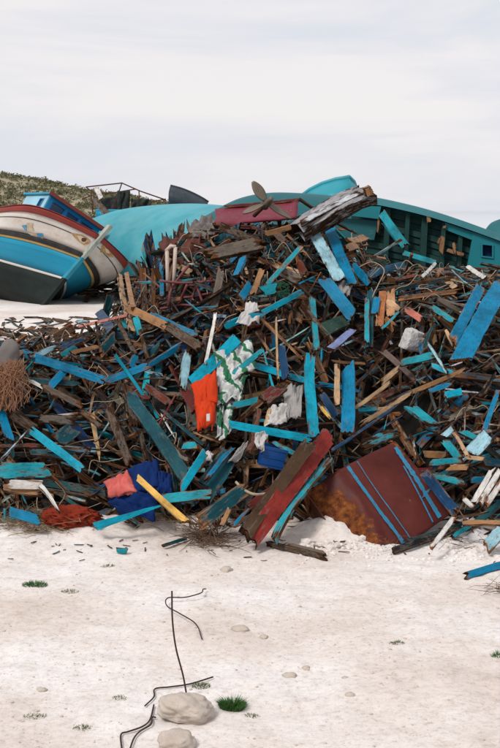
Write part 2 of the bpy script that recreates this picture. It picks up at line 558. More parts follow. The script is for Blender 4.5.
o = link('scrub', mesh('scrub', sv, sf), M['scrub'])
tag(o, 'low olive green scrub covering the hillside', None, None, 'stuff')

# core well below the heap's surface, coloured near black as shade in the gaps
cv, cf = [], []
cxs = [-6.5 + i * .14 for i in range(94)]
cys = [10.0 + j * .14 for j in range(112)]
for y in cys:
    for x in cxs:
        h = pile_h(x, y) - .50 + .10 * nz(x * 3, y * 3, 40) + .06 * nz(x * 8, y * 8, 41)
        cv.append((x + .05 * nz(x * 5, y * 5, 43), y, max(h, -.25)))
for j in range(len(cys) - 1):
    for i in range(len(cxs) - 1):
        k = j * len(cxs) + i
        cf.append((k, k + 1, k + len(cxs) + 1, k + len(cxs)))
tag(link('rubbish_mound', mesh('rubbish_mound', cv, cf), M['core']), 'core of the wreckage heap, coloured near black as shade in its gaps', None, None, 'structure')

# ------------------------------------------------------------------ boats
def loft(P, s0, s1, t0, t1, side, ns, nt, off=0.0, flip=False):
    """a band of a hull between two heights, pushed out by off"""
    v = []
    for i in range(ns + 1):
        s = lerp(s0, s1, (i / ns) ** 1.5)
        for j in range(nt + 1):
            t = lerp(t0, t1, j / nt)
            p = P(s, t, side)
            if off:
                e = 1e-3
                nrm = (P(s + e, t, side) - p).cross(P(s, t + e, side) - p)
                if nrm.length > 1e-12:
                    nrm.normalize()
                    if nrm.y * side < 0: nrm = -nrm
                    p = p + nrm * off
            v.append(p)
    f = [(i * (nt + 1) + j, (i + 1) * (nt + 1) + j, (i + 1) * (nt + 1) + j + 1, i * (nt + 1) + j + 1) for i in range(ns) for j in range(nt)]
    return v, f
def local_build(mb, name, mat, root, smooth=True, solid=0.0):
    o = link(name, mesh(name, mb.v, mb.f), mat, root, None, smooth)
    if solid:
        md = o.modifiers.new('thickness', 'SOLIDIFY'); md.thickness = solid; md.offset = 0
    return o

def fishing_boat():
    a, r = R(33), R(32)
    fwd = Vector((math.sin(a), -math.cos(a), 0)); port0 = Vector((math.cos(a), math.sin(a), 0)); zz = Vector((0, 0, 1))
    up = zz * math.cos(r) + port0 * math.sin(r)
    port = port0 * math.cos(r) - zz * math.sin(r)
    fwd2 = fwd
    base = ground(44, 305)
    root = empty('fishing_boat', 'blue and white wooden fishing boat with red gunwale, heeled over on the sand', 'boat')
    root.matrix_basis = Matrix.Translation(base) @ Matrix((fwd2, port, up)).transposed().to_4x4()
    L, B, D, RK = 9.0, 1.95, 2.24, 1.2
    def P(s, t, side):
        sl = s * L
        sc = lerp(1.9, .27, t ** .7)
        b = B * (1 - math.exp(-sl / sc)) * (t ** lerp(.85, .27, min(1, sl / 2.6)))
        b *= 1 - .35 * sstep(6, 9, sl)
        x = -sl + RK * (t ** 1.15) * math.exp(-sl / 2.2)
        z = D * t - .52 * t * (1 - math.exp(-sl / 1.8)) + .30 * t * sstep(5, 9, sl)
        return Vector((x, side * b, z))
    bands = [('bottom', 0, .37, 'bt_bottom', 0), ('waterline_stripe', .37, .395, 'bt_white', .004), ('topside', .395, .665, 'bt_blue', 0), ('yellow_stripe', .665, .692, 'bt_yellow', .02),
             ('rubbing_strake', .692, .74, 'bt_black', .045), ('bulwark', .74, .948, 'bt_white', 0), ('gunwale', .948, 1.0, 'bt_red', .03)]
    for nm, t0, t1, mt, off in bands:
        mb = MB()
        for side in (-1, 1):
            v, f = loft(P, 0, 1.0, t0, t1, side, 46, 4, off)
            mb.add(v, f)
        local_build(mb, nm, M[mt], root, True, .03 if off < .02 else .02)
    # gunwale cap
    mb = MB()
    for side in (-1, 1):
        v = []
        for i in range(41):
            s = (i / 40) ** 1.5
            p = P(s, 1, side)
            c_in = Vector((p.x - .02, p.y - side * min(.16, abs(p.y)), p.z + .012))
            v += [p + Vector((0, side * .04, .012)), c_in, c_in + Vector((0, 0, -.05))]
        f = []
        for i in range(40):
            for j in range(2): f.append((i * 3 + j, i * 3 + j + 1, i * 3 + j + 4, i * 3 + j + 3))
        mb.add(v, f)
    local_build(mb, 'gunwale_cap', M['bt_red'], root, False, .012)
    mb = MB()
    # deck
    v = []
    for i in range(31):
        s = (i / 30) ** 1.3
        for side in (-1, 1):
            p = P(s, .84, side); v.append(Vector((p.x, p.y * .97, p.z)))
    mb.add(v, [(2 * i, 2 * i + 1, 2 * i + 3, 2 * i + 2) for i in range(30)])
    local_build(mb, 'deck', M['bt_blue'], root, False)
    tv = [P(1.0, j / 12, 1) for j in range(13)] + [P(1.0, j / 12, -1) for j in range(12, 0, -1)]
    local_build(MB().add(tv, [tuple(range(len(tv)))]), 'transom', M['bt_blue'], root, False, .04)
    # thin dark line on the bulwark
    mb = MB()
    for side in (-1, 1):
        v, f = loft(P, 0.003, 1.0, .885, .893, side, 46, 1, .022); mb.add(v, f)
    local_build(mb, 'pinstripe', M['bt_black'], root, True)
    # stem post
    st = [P(0, t, 1) for t in (0, .1, .25, .4, .55, .7, .85, 1.0)]
    st.append(st[-1] + (st[-1] - st[-2]).normalized() * .42)
    mb = MB(); v = []
    for p in st:
        for dx, dy in ((.09, -.05), (.09, .05), (-.06, .075), (-.06, -.075)): v.append(p + Vector((dx, dy, -.04)))
    f = []
    for i in range(len(st) - 1):
        for k in range(4): f.append((i * 4 + k, i * 4 + (k + 1) % 4, i * 4 + 4 + (k + 1) % 4, i * 4 + 4 + k))
    f += [(3, 2, 1, 0), tuple(len(v) - 4 + k for k in range(4))]
    for nm, i0, i1, mt in (('stem_foot', 0, 3, 'bt_bottom'), ('stem_middle', 3, 5, 'bt_stem'), ('stem_post', 5, len(st) - 1, 'bt_post')):
        vv = v[i0 * 4:(i1 + 1) * 4]
        k = len(vv) // 4
        ff = [(i * 4 + q, i * 4 + (q + 1) % 4, i * 4 + 4 + (q + 1) % 4, i * 4 + 4 + q) for i in range(k - 1) for q in range(4)] + [(3, 2, 1, 0), tuple(4 * k - 4 + q for q in range(4))]
        local_build(MB().add(vv, ff), nm, M[mt], root, False)
    # painted marks on the bulwark: polygons in (distance aft, height) laid on the planking
    def decal(nm, pts, side, mat, off=.02):
        v = []
        for u, v_ in pts:
            sl, t = on_hull(u, v_, side)
            p = P(sl / L, t, side); e = 1e-3
            nrm = (P(sl / L + e, t, side) - p).cross(P(sl / L, t + e, side) - p).normalized()
            if nrm.y * side < 0: nrm = -nrm
            v.append(p + nrm * off)
        local_build(MB().add(v, [tuple(range(len(v)))]), nm, mat, root, False)
    def on_hull(u, v_, side):
        best = (1e9, 0, 0)
        for i in range(1, 160):
            for j in range(60):
                sl, t = .01 + 4.5 * (i / 160) ** 2, .70 + .25 * j / 59
                a_, b_ = to_px(root.matrix_basis @ P(sl / L, t, side))
                d_ = (a_ - u) ** 2 + (b_ - v_) ** 2
                if d_ < best[0]: best = (d_, sl, t)
        return best[1], best[2]
    decal('painted_eye', [(71, 232.5), (76, 233), (82, 234), (87, 236.5), (91, 240), (89, 243.5), (84, 245), (79, 241.5), (75, 238)], -1, M['bt_gold'], .026)
    decal('eye_white', [(77, 235), (82, 235.5), (86, 238), (88, 241), (84, 243), (80, 240.5)], -1, M['bt_cream'], .031)
    decal('eye_pupil', [(84 + 2.6 * math.cos(q * .785), 239.3 + 2.3 * math.sin(q * .785)) for q in range(8)], -1, M['bt_brown'], .036)
    decal('painted_scroll', [(101, 246), (105, 243), (110, 247), (114, 252), (113, 257), (108, 256), (104, 252), (100, 252)], 1, M['bt_gold'], .026)
    decal('scroll_centre', [(105, 247), (109, 249), (110, 253), (106, 252)], 1, M['bt_cream'], .031)
    decal('painted_bird_wing', [(22, 225.5), (27.5, 224.5), (27.5, 231)], -1, M['bt_birdblue'], .026)
    decal('painted_bird_body', [(27.5, 223), (34.5, 223), (32.5, 226), (35, 230.5), (28, 230)], -1, M['bt_tan'], .026)
    decal('painted_bird_tail', [(28, 232), (42, 234), (44.5, 239.5), (35, 238)], -1, M['bt_tan'], .026)
    decal('painted_bird_head', [(37, 233.5), (43, 233), (43.5, 236.5), (39, 237)], -1, M['bt_birdblue'], .031)
    # a few hull planks' seams show as thin battens
    for t in (.46, .53, .60):
        mb = MB()
        for side in (-1, 1):
            v, f = loft(P, 0.01, 1.0, t, t + .004, side, 46, 1, .017); mb.add(v, f)
        local_build(mb, 'plank_seam', M['bt_seam'], root, True)
    # wheelhouse
    cx0, cx1, cy, z0, z1 = -1.2, -2.85, .90, 1.55, 2.98
    def wall(nm, p0, p1, za, zb, holes, mat, frame_mat):
        """upright wall from p0 to p1 (local xy) made of posts and rails round its window openings"""
        p0, p1 = Vector((p0[0], p0[1], 0)), Vector((p1[0], p1[1], 0))
        ax = (p1 - p0); Lw = ax.length; ax.normalize()
        rot = Matrix((ax, Vector((-ax.y, ax.x, 0)), Vector((0, 0, 1)))).transposed()
        mb = MB()
        def rect(a0, a1, b0, b1):
            c = p0 + ax * ((a0 + a1) / 2) + Vector((0, 0, (b0 + b1) / 2))
            mb.box(c, (a1 - a0, .05, b1 - b0), rot)
        zt, zb2 = holes[0][3], holes[0][2]
        rect(0, Lw, za, zb2); rect(0, Lw, zt, zb)
        x = 0
        for h0, h1, _, _ in holes: rect(x, h0, zb2, zt); x = h1
        rect(x, Lw, zb2, zt)
        w = local_build(mb, nm, mat, root, False)
        for h0, h1, b0, b1 in holes:
            fb = MB()
            def fr(a0, a1, c0, c1): fb.box(p0 + ax * ((a0 + a1) / 2) + Vector((0, 0, (c0 + c1) / 2)), (a1 - a0, .08, c1 - c0), rot)
            fr(h0, h0 + .03, b0, b1); fr(h1 - .03, h1, b0, b1); fr(h0 + .03, h1 - .03, b1 - .03, b1); fr(h0 + .03, h1 - .03, b0, b0 + .03)
            wf = local_build(fb, 'window_frame', frame_mat, w, False)
            local_build(MB().box(p0 + ax * ((h0 + h1) / 2) + Vector((0, 0, (b0 + b1) / 2)), (h1 - h0 - .07, .012, b1 - b0 - .07), rot), 'pane', M['bt_glass'], wf, False)
    wall('cabin_front', (cx0, -cy), (cx0, cy), z0, z1, [(.12, .58, 2.46, 2.88), (.66, 1.08, 2.46, 2.88), (1.16, 1.6, 2.46, 2.88)], M['bt_cabin'], M['bt_cabin2'])
    wall('cabin_side', (cx0 - .03, -cy), (cx1, -cy), z0, z1, [(.22, .52, 1.9, 2.88)], M['bt_cabin3'], M['bt_cabin'])
    wall('cabin_side', (cx0 - .03, cy), (cx1, cy), z0, z1, [(.3, .8, 2.46, 2.88)], M['bt_cabin'], M['bt_cabin2'])
    wall('cabin_back', (cx1, -cy), (cx1, cy), z0, z1, [(.5, 1.1, 1.9, 2.88)], M['bt_cabin'], M['bt_cabin2'])
    rf = local_build(MB().box(((cx0 + cx1) / 2, 0, z1 + .03), (1.95, 2.0, .06)), 'cabin_roof', M['bt_roof'], root, False)
    local_build(MB().box((cx0 + .16, 0, z1 + .03), (.03, 2.06, .10)), 'roof_edge', M['bt_red'], rf, False)
    local_build(MB().box((cx0 + .28, 0.0, 2.0), (.45, 1.6, .5)), 'cabin_step', M['bt_cabin'], root, False)
    return root, P

M['bt_bottom'] = coat('boat_bottom_antifouling', (.006, .011, .010), .6, (.010, .024, .019), .8, 2.2, .04, (.06, .08, .06), streaky=(1, 1, 2.5))
M['bt_blue'] = coat('boat_topside_blue', (.003, .235, .38), .35, (.02, .12, .20), .5, 1.6, .08, (.05, .16, .22), streaky=(.6, 1, 2))
M['bt_seam'] = coat('boat_seam_blue', (.006, .22, .42), .5, (.01, .08, .14), .6, 4)
M['bt_white'] = coat('boat_bulwark_white', (.66, .62, .58), .7, (.36, .28, .20), .55, 2.5, .05, (.22, .15, .09), streaky=(.7, 1, 1.5))
M['bt_red'] = coat('boat_gunwale_red', (.25, .035, .025), .5, (.12, .03, .02), .55, 4, .08)
M['bt_yellow'] = coat('boat_yellow_line', (.55, .36, .12), .5, (.3, .18, .07), .6, 5)
M['bt_black'] = coat('boat_black_rail', (.018, .018, .02), .5, (.06, .05, .04), .6, 5)
M['bt_stem'] = coat('boat_stem_blue', (.02, .24, .34), .6, (.02, .10, .12), .65, 6, .1)
M['bt_post'] = coat('boat_stem_bare', (.36, .40, .36), .7, (.11, .10, .075), .8, 7, .12, streaky=(1, 1, .4))
M['bt_gold'] = coat('painted_ochre', (.36, .20, .07), .6, (.55, .42, .27), .7, 9, .05)
M['bt_cream'] = coat('painted_cream', (.62, .50, .36), .5, (.38, .24, .12), .7, 9)
M['bt_brown'] = coat('painted_dark_brown', (.06, .03, .018), .4, (.16, .09, .04), .7, 9)
M['bt_tan'] = coat('painted_faded_tan', (.44, .34, .22), .7, (.62, .55, .46), .7, 8, .06)
M['bt_birdblue'] = coat('painted_faded_blue', (.04, .22, .40), .5, (.30, .42, .48), .7, 8, .06)
M['bt_cabin'] = coat('cabin_blue', (.006, .20, .38), .35, (.02, .10, .2), .5, 3, .06)
M['bt_cabin2'] = coat('cabin_deep_blue', (.008, .09, .32), .35, (.01, .05, .15), .5, 3)
M['bt_cabin3'] = coat('cabin_pale_blue', (.30, .52, .62), .4, (.12, .28, .38), .5, 3, .06)
M['bt_roof'] = coat('cabin_roof_blue', (.012, .26, .38), .35, (.05, .16, .24), .55, 3)
M['bt_glass'] = coat('dark_window_glass', (.006, .022, .07), .2, (.02, .04, .07), .12, 3, spec=.5, bumpd=.0)
boat, BP = fishing_boat()

# overturned and broken hulls behind the heap
M['h_turq'] = coat('faded_turquoise_hull', (.045, .30, .365), .6, (.13, .30, .32), .6, 1.1, .10, (.05, .22, .27), streaky=(.6, 1, 2.2))
M['h_dteal'] = coat('dark_teal_hull', (.008, .105, .125), .6, (.02, .075, .08), .6, 1.6, .10, (.06, .14, .14), streaky=(.4, 1, 3))
M['h_turq2'] = coat('bright_turquoise_bow', (.02, .265, .33), .3, (.02, .2, .26), .5, 1.6, .05)
M['h_teal'] = coat('teal_bulkhead', (.006, .165, .20), .3, (.008, .12, .15), .55, 2, .05, (.05, .12, .13))
M['h_green'] = coat('dark_green_ceiling_planks', (.008, .050, .045), .5, (.004, .02, .02), .7, 4, .06)
M['h_rim'] = coat('teal_gunwale', (.012, .145, .175), .35, (.02, .10, .11), .55, 3, .07, (.16, .12, .07))
M['h_navy'] = coat('dark_navy_hull', (.020, .032, .045), .4, (.05, .06, .06), .6, 5, .07, (.45, .45, .42))
M['crim'] = coat('crimson_hull_panel', (.17, .018, .036), .5, (.07, .015, .02), .6, 5, .09, (.28, .20, .18))

def tube_hull(name, label, cols, mat, strakes=0, group=None, matseam=None):
    """closed-backed rounded hull: cols = list of (list of points over the hull skin at that station)"""
    ns, nt = len(cols), len(cols[0])
    cen = sum((sum(c, Vector()) / nt for c in cols), Vector()) / ns
    base = Vector((cen.x, cen.y, min(p.z for c in cols for p in c)))
    root = empty(name, label, 'boat hull', base, group)
    inv = root.matrix_basis.inverted()
    v = [inv @ p for c in cols for p in c]
    f = [(i * nt + j, (i + 1) * nt + j, (i + 1) * nt + j + 1, i * nt + j + 1) for i in range(ns - 1) for j in range(nt - 1)]
    o = link('hull_shell', mesh('hull_shell', v, f), mat, root, None, True)
    md = o.modifiers.new('thickness', 'SOLIDIFY'); md.thickness = .05; md.offset = 1
    return root

def whale(path, half, drop, nt=15, lean=0.0):
    """stations of an overturned hull: path = keel points, half = half beam, drop = depth below the keel at each station"""
    N = len(path)
    cols = []
    for i, p in enumerate(path):
        t = (path[min(i + 1, N - 1)] - path[max(i - 1, 0)]); t.z = 0; t.normalize()
        sd = Vector((t.y, -t.x, 0))
        c = []
        for j in range(nt):
            th = math.pi * (j / (nt - 1)) - math.pi / 2
            q = p + sd * (math.sin(th) * half[i]) + Vector((0, 0, -drop[i] * (1 - math.cos(th) ** .8)))
            c.append(q)
        cols.append(c)
    return cols
def resample(pts, n): return curve_pts(pts, n)
# 1 faded turquoise hull, keel up, left of centre
k = resample([at(70, 232, 41), at(92, 219, 40.5), at(120, 210, 40), at(150, 205.5, 39), at(190, 203.5, 37), at(228, 206, 35), at(268, 214, 33)], 5)
n = len(k)
tube_hull('overturned_hull', 'faded turquoise overturned hull between the blue fishing boat and the wreckage heap',
          whale(k, [lerp(.4, 1.9, math.sin(math.pi * min(1, (i + 1) / n * 1.2) / 2)) for i in range(n)], [2.0] * n), M['h_turq'])
# 2 dark teal hull, keel up, right behind the heap
k = resample([at(205, 216, 20.5), at(236, 199.5, 20.5), at(266, 193, 20.5), at(300, 193, 20.7), at(335, 196, 21), at(372, 201, 21.2), at(405, 210, 21.5)], 5)
n = len(k)
tube_hull('overturned_hull', 'long dark teal overturned hull directly behind the heap and propeller',
          whale(k, [1.1 * min(1, .5 + i / n) for i in range(n)], [1.4] * n), M['h_dteal'])
# 3 bright turquoise bow rising behind
k = [[at(300, 197, 22.6), at(306, 205, 22.3), at(310, 222, 22.2)], [at(310, 189.5, 22.5), at(314, 199, 22.1), at(318, 222, 22)], [at(322, 183.5, 22.4), at(326, 196, 21.9), at(330, 222, 21.9)],
     [at(336, 179, 22.3), at(340, 194, 21.8), at(341, 222, 21.9)], [at(349, 176.8, 22.2), at(351, 190, 22.0), at(350, 222, 22.1)], [at(354, 182, 22.6), at(357, 192, 22.6), at(358, 222, 22.6)], [at(357, 190, 23.2), at(360, 200, 23.2), at(362, 222, 23.2)]]
bow = tube_hull('boat_bow', 'bright turquoise boat bow rising above the heap beside the weathered timber', [curve_pts(c, 4) for c in k], M['h_turq2'])
rim = MB().tube([c[0] for c in k], .035, 6)
rim.build('gunwale', M['h_turq'], bow, True)
# 4 dark hull tip at the right border
k = resample([at(478, 250, 27), at(487, 227, 27), at(500, 219, 27), at(525, 214, 27), at(560, 214, 27)], 5)
n = len(k)
tube_hull('overturned_hull', 'dark teal hull end showing behind the broken hull at the right edge', whale(k, [lerp(.3, 1.2, i / n) for i in range(n)], [1.5] * n), M['h_dteal'])

# 5 broken open hull on the right
def broken_hull():
    TOP = [(352, 195.5), (375, 198), (400, 203), (430, 210.5), (460, 220), (500, 234.5), (540, 250)]
    def top(u): return table(TOP, u)
    def Y(u): return lerp(19.6, 18.6, (u - 352) / 188.0)
    base = at(430, 268, Y(430)); base.z = pile_h(base.x, base.y) - .3
    root = empty('broken_hull', 'teal boat hull broken open beside the heap, showing dark ribs and a small square window', 'boat hull', base)
    US = [352, 362, 372, 382, 392, 402, 412, 422, 432, 442, 452, 462, 472, 482, 492, 502, 512, 525, 540]
    # outer skin, slightly behind the strakes
    mb = MB(); v = []
    for u in US:
        for j in range(7):
            q = j / 6
            v.append(at(u, top(u) + 4 + q * 78, Y(u) + .22 + .25 * math.sin(q * 2.2)))
    mb.add(v, [(i * 7 + j, (i + 1) * 7 + j, (i + 1) * 7 + j + 1, i * 7 + j + 1) for i in range(len(US) - 1) for j in range(6)])
    o = mb.build('outer_skin', M['h_dteal'], root, True)
    md = o.modifiers.new('thickness', 'SOLIDIFY'); md.thickness = .05; md.offset = -1
    # ceiling strakes, one object each
    for k in range(9):
        v0 = 11 + k * 6.6
        mb = MB(); v = []
        for u in [x for x in US if x <= 472]:
            for q in (0, 1):
                v.append(at(u, top(u) + v0 + q * 5.9, Y(u) + .15 + .03 * math.sin(k * 2.1)))
        m = len(v) // 2
        mb.add(v, [(2 * i, 2 * i + 1, 2 * i + 3, 2 * i + 2) for i in range(m - 1)])
        o = mb.build('strake', M['h_green'], root)
        md = o.modifiers.new('thickness', 'SOLIDIFY'); md.thickness = .03; md.offset = -1
    # ribs
    for u, w in ((388, 5), (408, 4), (425, 6), (444, 4), (461, 4)):
        mb = MB()
        fr = [at(u - w / 2, top(u) + 8, Y(u) + .02), at(u + w / 2, top(u) + 8, Y(u) + .02), at(u + w / 2 - 3, top(u) + 66, Y(u) + .02), at(u - w / 2 - 3, top(u) + 66, Y(u) + .02)]
        mb.prism(fr, (0, .09, 0)).build('rib', M['h_green'], root)
    # gunwale cap
    mb = MB(); v = []
    for u in US:
        a, b = at(u, top(u), Y(u) - .06), at(u, top(u) + 6.5, Y(u) - .09)
        v += [a + Vector((0, .34, .02)), a, b, b + Vector((0, .25, 0))]
    m = len(US)
    f = [(i * 4 + q, i * 4 + (q + 1) % 4, i * 4 + 4 + (q + 1) % 4, i * 4 + 4 + q) for i in range(m - 1) for q in range(4)] + [(0, 1, 2, 3), tuple(m * 4 - 4 + q for q in range(4))]
    mb.add(v, f).build('gunwale', M['h_rim'], root)
    # bright panel with a window opening, right
    def pan(nm, pts, mat, dy=-.02, th=.05):
        return MB().prism([at(u, v, Y(u) + dy) for u, v in pts], (0, th, 0)).build(nm, mat, root)
    pan('panel', [(445, 222.5), (472, 232), (472, 240), (446, 230)], M['h_teal'])
    pan('panel', [(472, 231.5), (482, 235), (482, 270), (467, 267), (472, 240)], M['h_teal'], -.03)
    pan('panel', [(482, 235), (492.5, 239), (492.5, 245.5), (482, 244)], M['h_teal'], -.03)
    pan('panel', [(482, 256), (492.5, 257.5), (492.5, 274), (482, 271)], M['h_teal'], -.03)
    pan('panel', [(492.5, 239), (542, 257), (542, 290), (492.5, 274)], M['h_teal'], -.03)
    pan('window', [(481, 242), (494, 244), (494, 259), (481, 257)], M['bt_glass'], .06, .02)
    fb = MB()
    for q in ([(481, 242.8), (493.5, 244.6), (493.5, 245.9), (481, 244.4)], [(481, 255.6), (493.5, 257.2), (493.5, 258.6), (481, 257)], [(481, 244.4), (482.4, 244.6), (482.4, 255.8), (481, 255.6)], [(492.1, 245.6), (493.5, 245.9), (493.5, 257.2), (492.1, 257)]):
        fb.prism([at(u, v, Y(u) - .05) for u, v in q], (0, .03, 0))
    fb.build('window_frame', M['h_teal'], root)
    pan('panel', [(336, 214), (342, 205), (381, 206.5), (378.5, 219)], M['h_teal'], -.10)
    pan('panel', [(330, 217), (378, 221), (374, 240), (332, 238)], M['h_dteal'], .02)
    # pale broken wood left on the ribs
    for pts, c in (((428, 213.5, 429, 223), 4), ((442.5, 236, 440.5, 256), 4.5), ((437.5, 244, 441, 237), 3), ((447, 250, 464, 255), 3.6), ((453, 242, 456, 256), 3.2), ((379.5, 214, 378, 234), 2.5), ((445, 225, 444, 229), 3)):
        u0, v0, u1, v1 = pts
        hero('broken_frame_piece', at(u0, v0, Y(u0) - .06), at(u1, v1, Y(u1) - .06), c * 19 / F, .04, C['raw'], .45, parent=root)
    hero('brace', at(381, 212, 19.1), at(406, 247, 18.6), 8 * 19 / F, .05, C['turq'], .34, parent=root, roll=.2)
    hero('brace', at(383, 222, 19.2), at(400, 245, 18.9), 3.5 * 19 / F, .05, C['turq'], .34, parent=root, roll=.2)
    hero('shelf_edge', at(403, 253, 18.6), at(437, 263, 18.4), 5 * 19 / F, .05, C['turq'], .36, parent=root)
    return root
broken_hull()

# dark tub-like boat end on the skyline
tb = []
for i in range(9):
    u0 = lerp(169, 207, i / 8)
    vt = table([(169, 185.5), (180, 188.5), (190, 192.5), (200, 197.5), (207, 202)], u0)
    tb.append([at(u0 + 1.5, vt, 41.6), at(u0 + .3, vt + 4, 41.2), at(u0 - .5 + i * .3, vt + 11, 41.0), at(u0 - .8 + i * .6, 213, 41.1)])
tub = tube_hull('boat_stern', 'dark navy boat stern with peeling paint standing up on the skyline', [curve_pts(c, 3) for c in tb], M['h_navy'])
MB().tube([c[0] for c in tb], .035, 6).build('rim', M['h_navy'], tub, True)
sd = [at(170.5, 185.5, 41.6), at(175, 186, 43.4), at(176, 213, 43.4), at(169.2, 213, 41.2)]
MB().prism(sd, (0.03, 0, 0)).build('transom', M['h_navy'], tub)

# ------------------------------------------------------------------ cloth, sacks, odds and ends helpers
def patch(name, quad, mat, nu=18, nv=18, fold=.03, freq=6.0, ragged=.02, thick=.006, parent=None, puff=0.0, seed=0, aniso=.35):
    """a piece of sheet spanning four 3-D corners (TL, TR, BR, BL) with folds"""
    a, b, c, d = [Vector(q) for q in quad]
    nrm = (b - a).cross(d - a).normalized()
    if nrm.y > 0: nrm = -nrm
    v = []
    for j in range(nv + 1):
        t = j / nv
        for i in range(nu + 1):
            s = i / nu
            p = a.lerp(b, s).lerp(d.lerp(c, s), t)
            q = Vector((s * freq + .8 * t + seed * 7.3, t * freq * aniso - .4 * s + seed, seed * 3.1))
            w = noise.noise(q) + .6 * (.5 - abs(noise.noise(q * 1.9))) + .12 * noise.noise(q * 4.9)
            e = min(s, 1 - s, t, 1 - t)
            p = p + nrm * (w * fold + puff * min(1, (4 * e)) ** .5)
            if e < .02:
                p += ((b - a).normalized() * noise.noise(q * 1.2 + Vector((9, 0, 0))) + (d - a).normalized() * noise.noise(q * 1.2 + Vector((0, 9, 0)))) * ragged
            v.append(p)
    f = [(j * (nu + 1) + i, j * (nu + 1) + i + 1, (j + 1) * (nu + 1) + i + 1, (j + 1) * (nu + 1) + i) for j in range(nv) for i in range(nu)]
    mb = MB().add(v, f)
    o = mb.build(name, mat, parent, True)
    if thick:
        md = o.modifiers.new('thickness', 'SOLIDIFY'); md.thickness = thick; md.offset = 0
    return o
ICO = {}
def icosphere(n):
    if n not in ICO:
        import bmesh
        bm = bmesh.new(); bmesh.ops.create_icosphere(bm, subdivisions=n, radius=1)
        ICO[n] = ([v.co.copy() for v in bm.verts], [tuple(x.index for x in f.verts) for f in bm.faces]); bm.free()
    return ICO[n]
def blob(name, c, size, mat, amp=.25, freq=1.5, rot=None, sub=4, ridged=False, parent=None, seed=0.0, flat=None, smooth=True, boxy=0.0):
    V, Fc = icosphere(sub)
    out = []
    for p in V:
        if boxy: p = p / max(abs(p.x), abs(p.y), abs(p.z)) ** boxy
        q = p * freq + Vector((seed, seed * 1.7, seed * .6))
        w = noise.noise(q) + .5 * noise.noise(q * 2.2) + .25 * noise.noise(q * 4.7)
        w += .10 * noise.noise(q * 9) + .06 * noise.noise(q * 19)
        if ridged: w = .9 - 1.6 * abs(noise.noise(q)) - .8 * abs(noise.noise(q * 2.3)) - .3 * abs(noise.noise(q * 5.1))
        p2 = p * (1 + amp * w)
        if flat is not None and p2.z < flat: p2.z = flat + (p2.z - flat) * .15
        p2 = Vector((p2.x * size[0], p2.y * size[1], p2.z * size[2]))
        if rot is not None: p2 = rot @ p2
        out.append(p2 + Vector(c))
    return MB().add(out, Fc).build(name, mat, parent, smooth)
def cloth_mat(name, c, dirt=.35, dcol=(.12, .10, .08), scale=8): return coat(name, c, dirt, dcol, .92, scale, spec=.1, bumpd=.004)
M['cl_white'] = cloth_mat('white_rag', (.50, .49, .48), .75, (.20, .17, .15), 6)
M['cl_grey'] = cloth_mat('grey_rag', (.30, .29, .28), .6, (.12, .10, .09))
M['cl_dull'] = cloth_mat('dull_brown_grey_sheet', (.17, .15, .145), .7, (.07, .05, .045), 7)
M['cl_orange'] = cloth_mat('orange_life_jacket_cloth', (.50, .042, .010), .45, (.26, .02, .008))
M['cl_navy'] = cloth_mat('navy_cloth', (.005, .022, .105), .4, (.006, .015, .06))
M['cl_pink'] = cloth_mat('faded_pink_cloth', (.52, .10, .09), .35, (.5, .25, .2))
M['cl_redbrown'] = cloth_mat('rusty_red_sacking', (.22, .030, .014), .5, (.10, .02, .012))
M['pl_blue'] = coat('blue_plastic', (.004, .055, .22), .3, (.01, .04, .12), .4, 6)
M['fibre'] = coat('hemp_fibre', (.30, .15, .085), .6, (.12, .055, .035), .9, 30)
M['tarp'] = cloth_mat('dark_olive_net', (.030, .036, .032), .5, (.07, .08, .06), 20)
M['blk'] = coat('black_tarpaulin', (.012, .013, .014), .4, (.04, .04, .035), .6, 8)
M['net'] = coat('green_netting', (.008, .075, .035), .5, (.01, .03, .02), .8, 20)
M['foam'] = coat('rotten_orange_foam', (.38, .15, .06), .55, (.14, .06, .03), .95, 12, .1, (.5, .36, .24), bumpd=.02)
M['prop'] = coat('weathered_bronze', (.16, .13, .10), .6, (.07, .055, .045), .55, 9, metal=.3)
M['pipe_grey'] = coat('grey_pipe', (.30, .29, .28), .5, (.13, .11, .09), .6, 8)
M['redmetal'] = coat('dull_red_tube', (.17, .045, .05), .5, (.07, .03, .03), .6, 12, .06)
M['panel'] = coat('brown_enamelled_panel', (.085, .016, .012), .8, (.040, .009, .008), .55, 3.2, .11, (.13, .05, .03), spec=.22, bumpd=.006)
M['panel2'] = coat('rusted_panel_skirt', (.085, .022, .010), .8, (.19, .062, .014), .6, 5, .09, (.03, .014, .010))
M['stripe'] = coat('worn_blue_stripe', (.010, .17, .30), .6, (.03, .06, .10), .55, 9, .13, (.085, .020, .015), bumpd=.001)

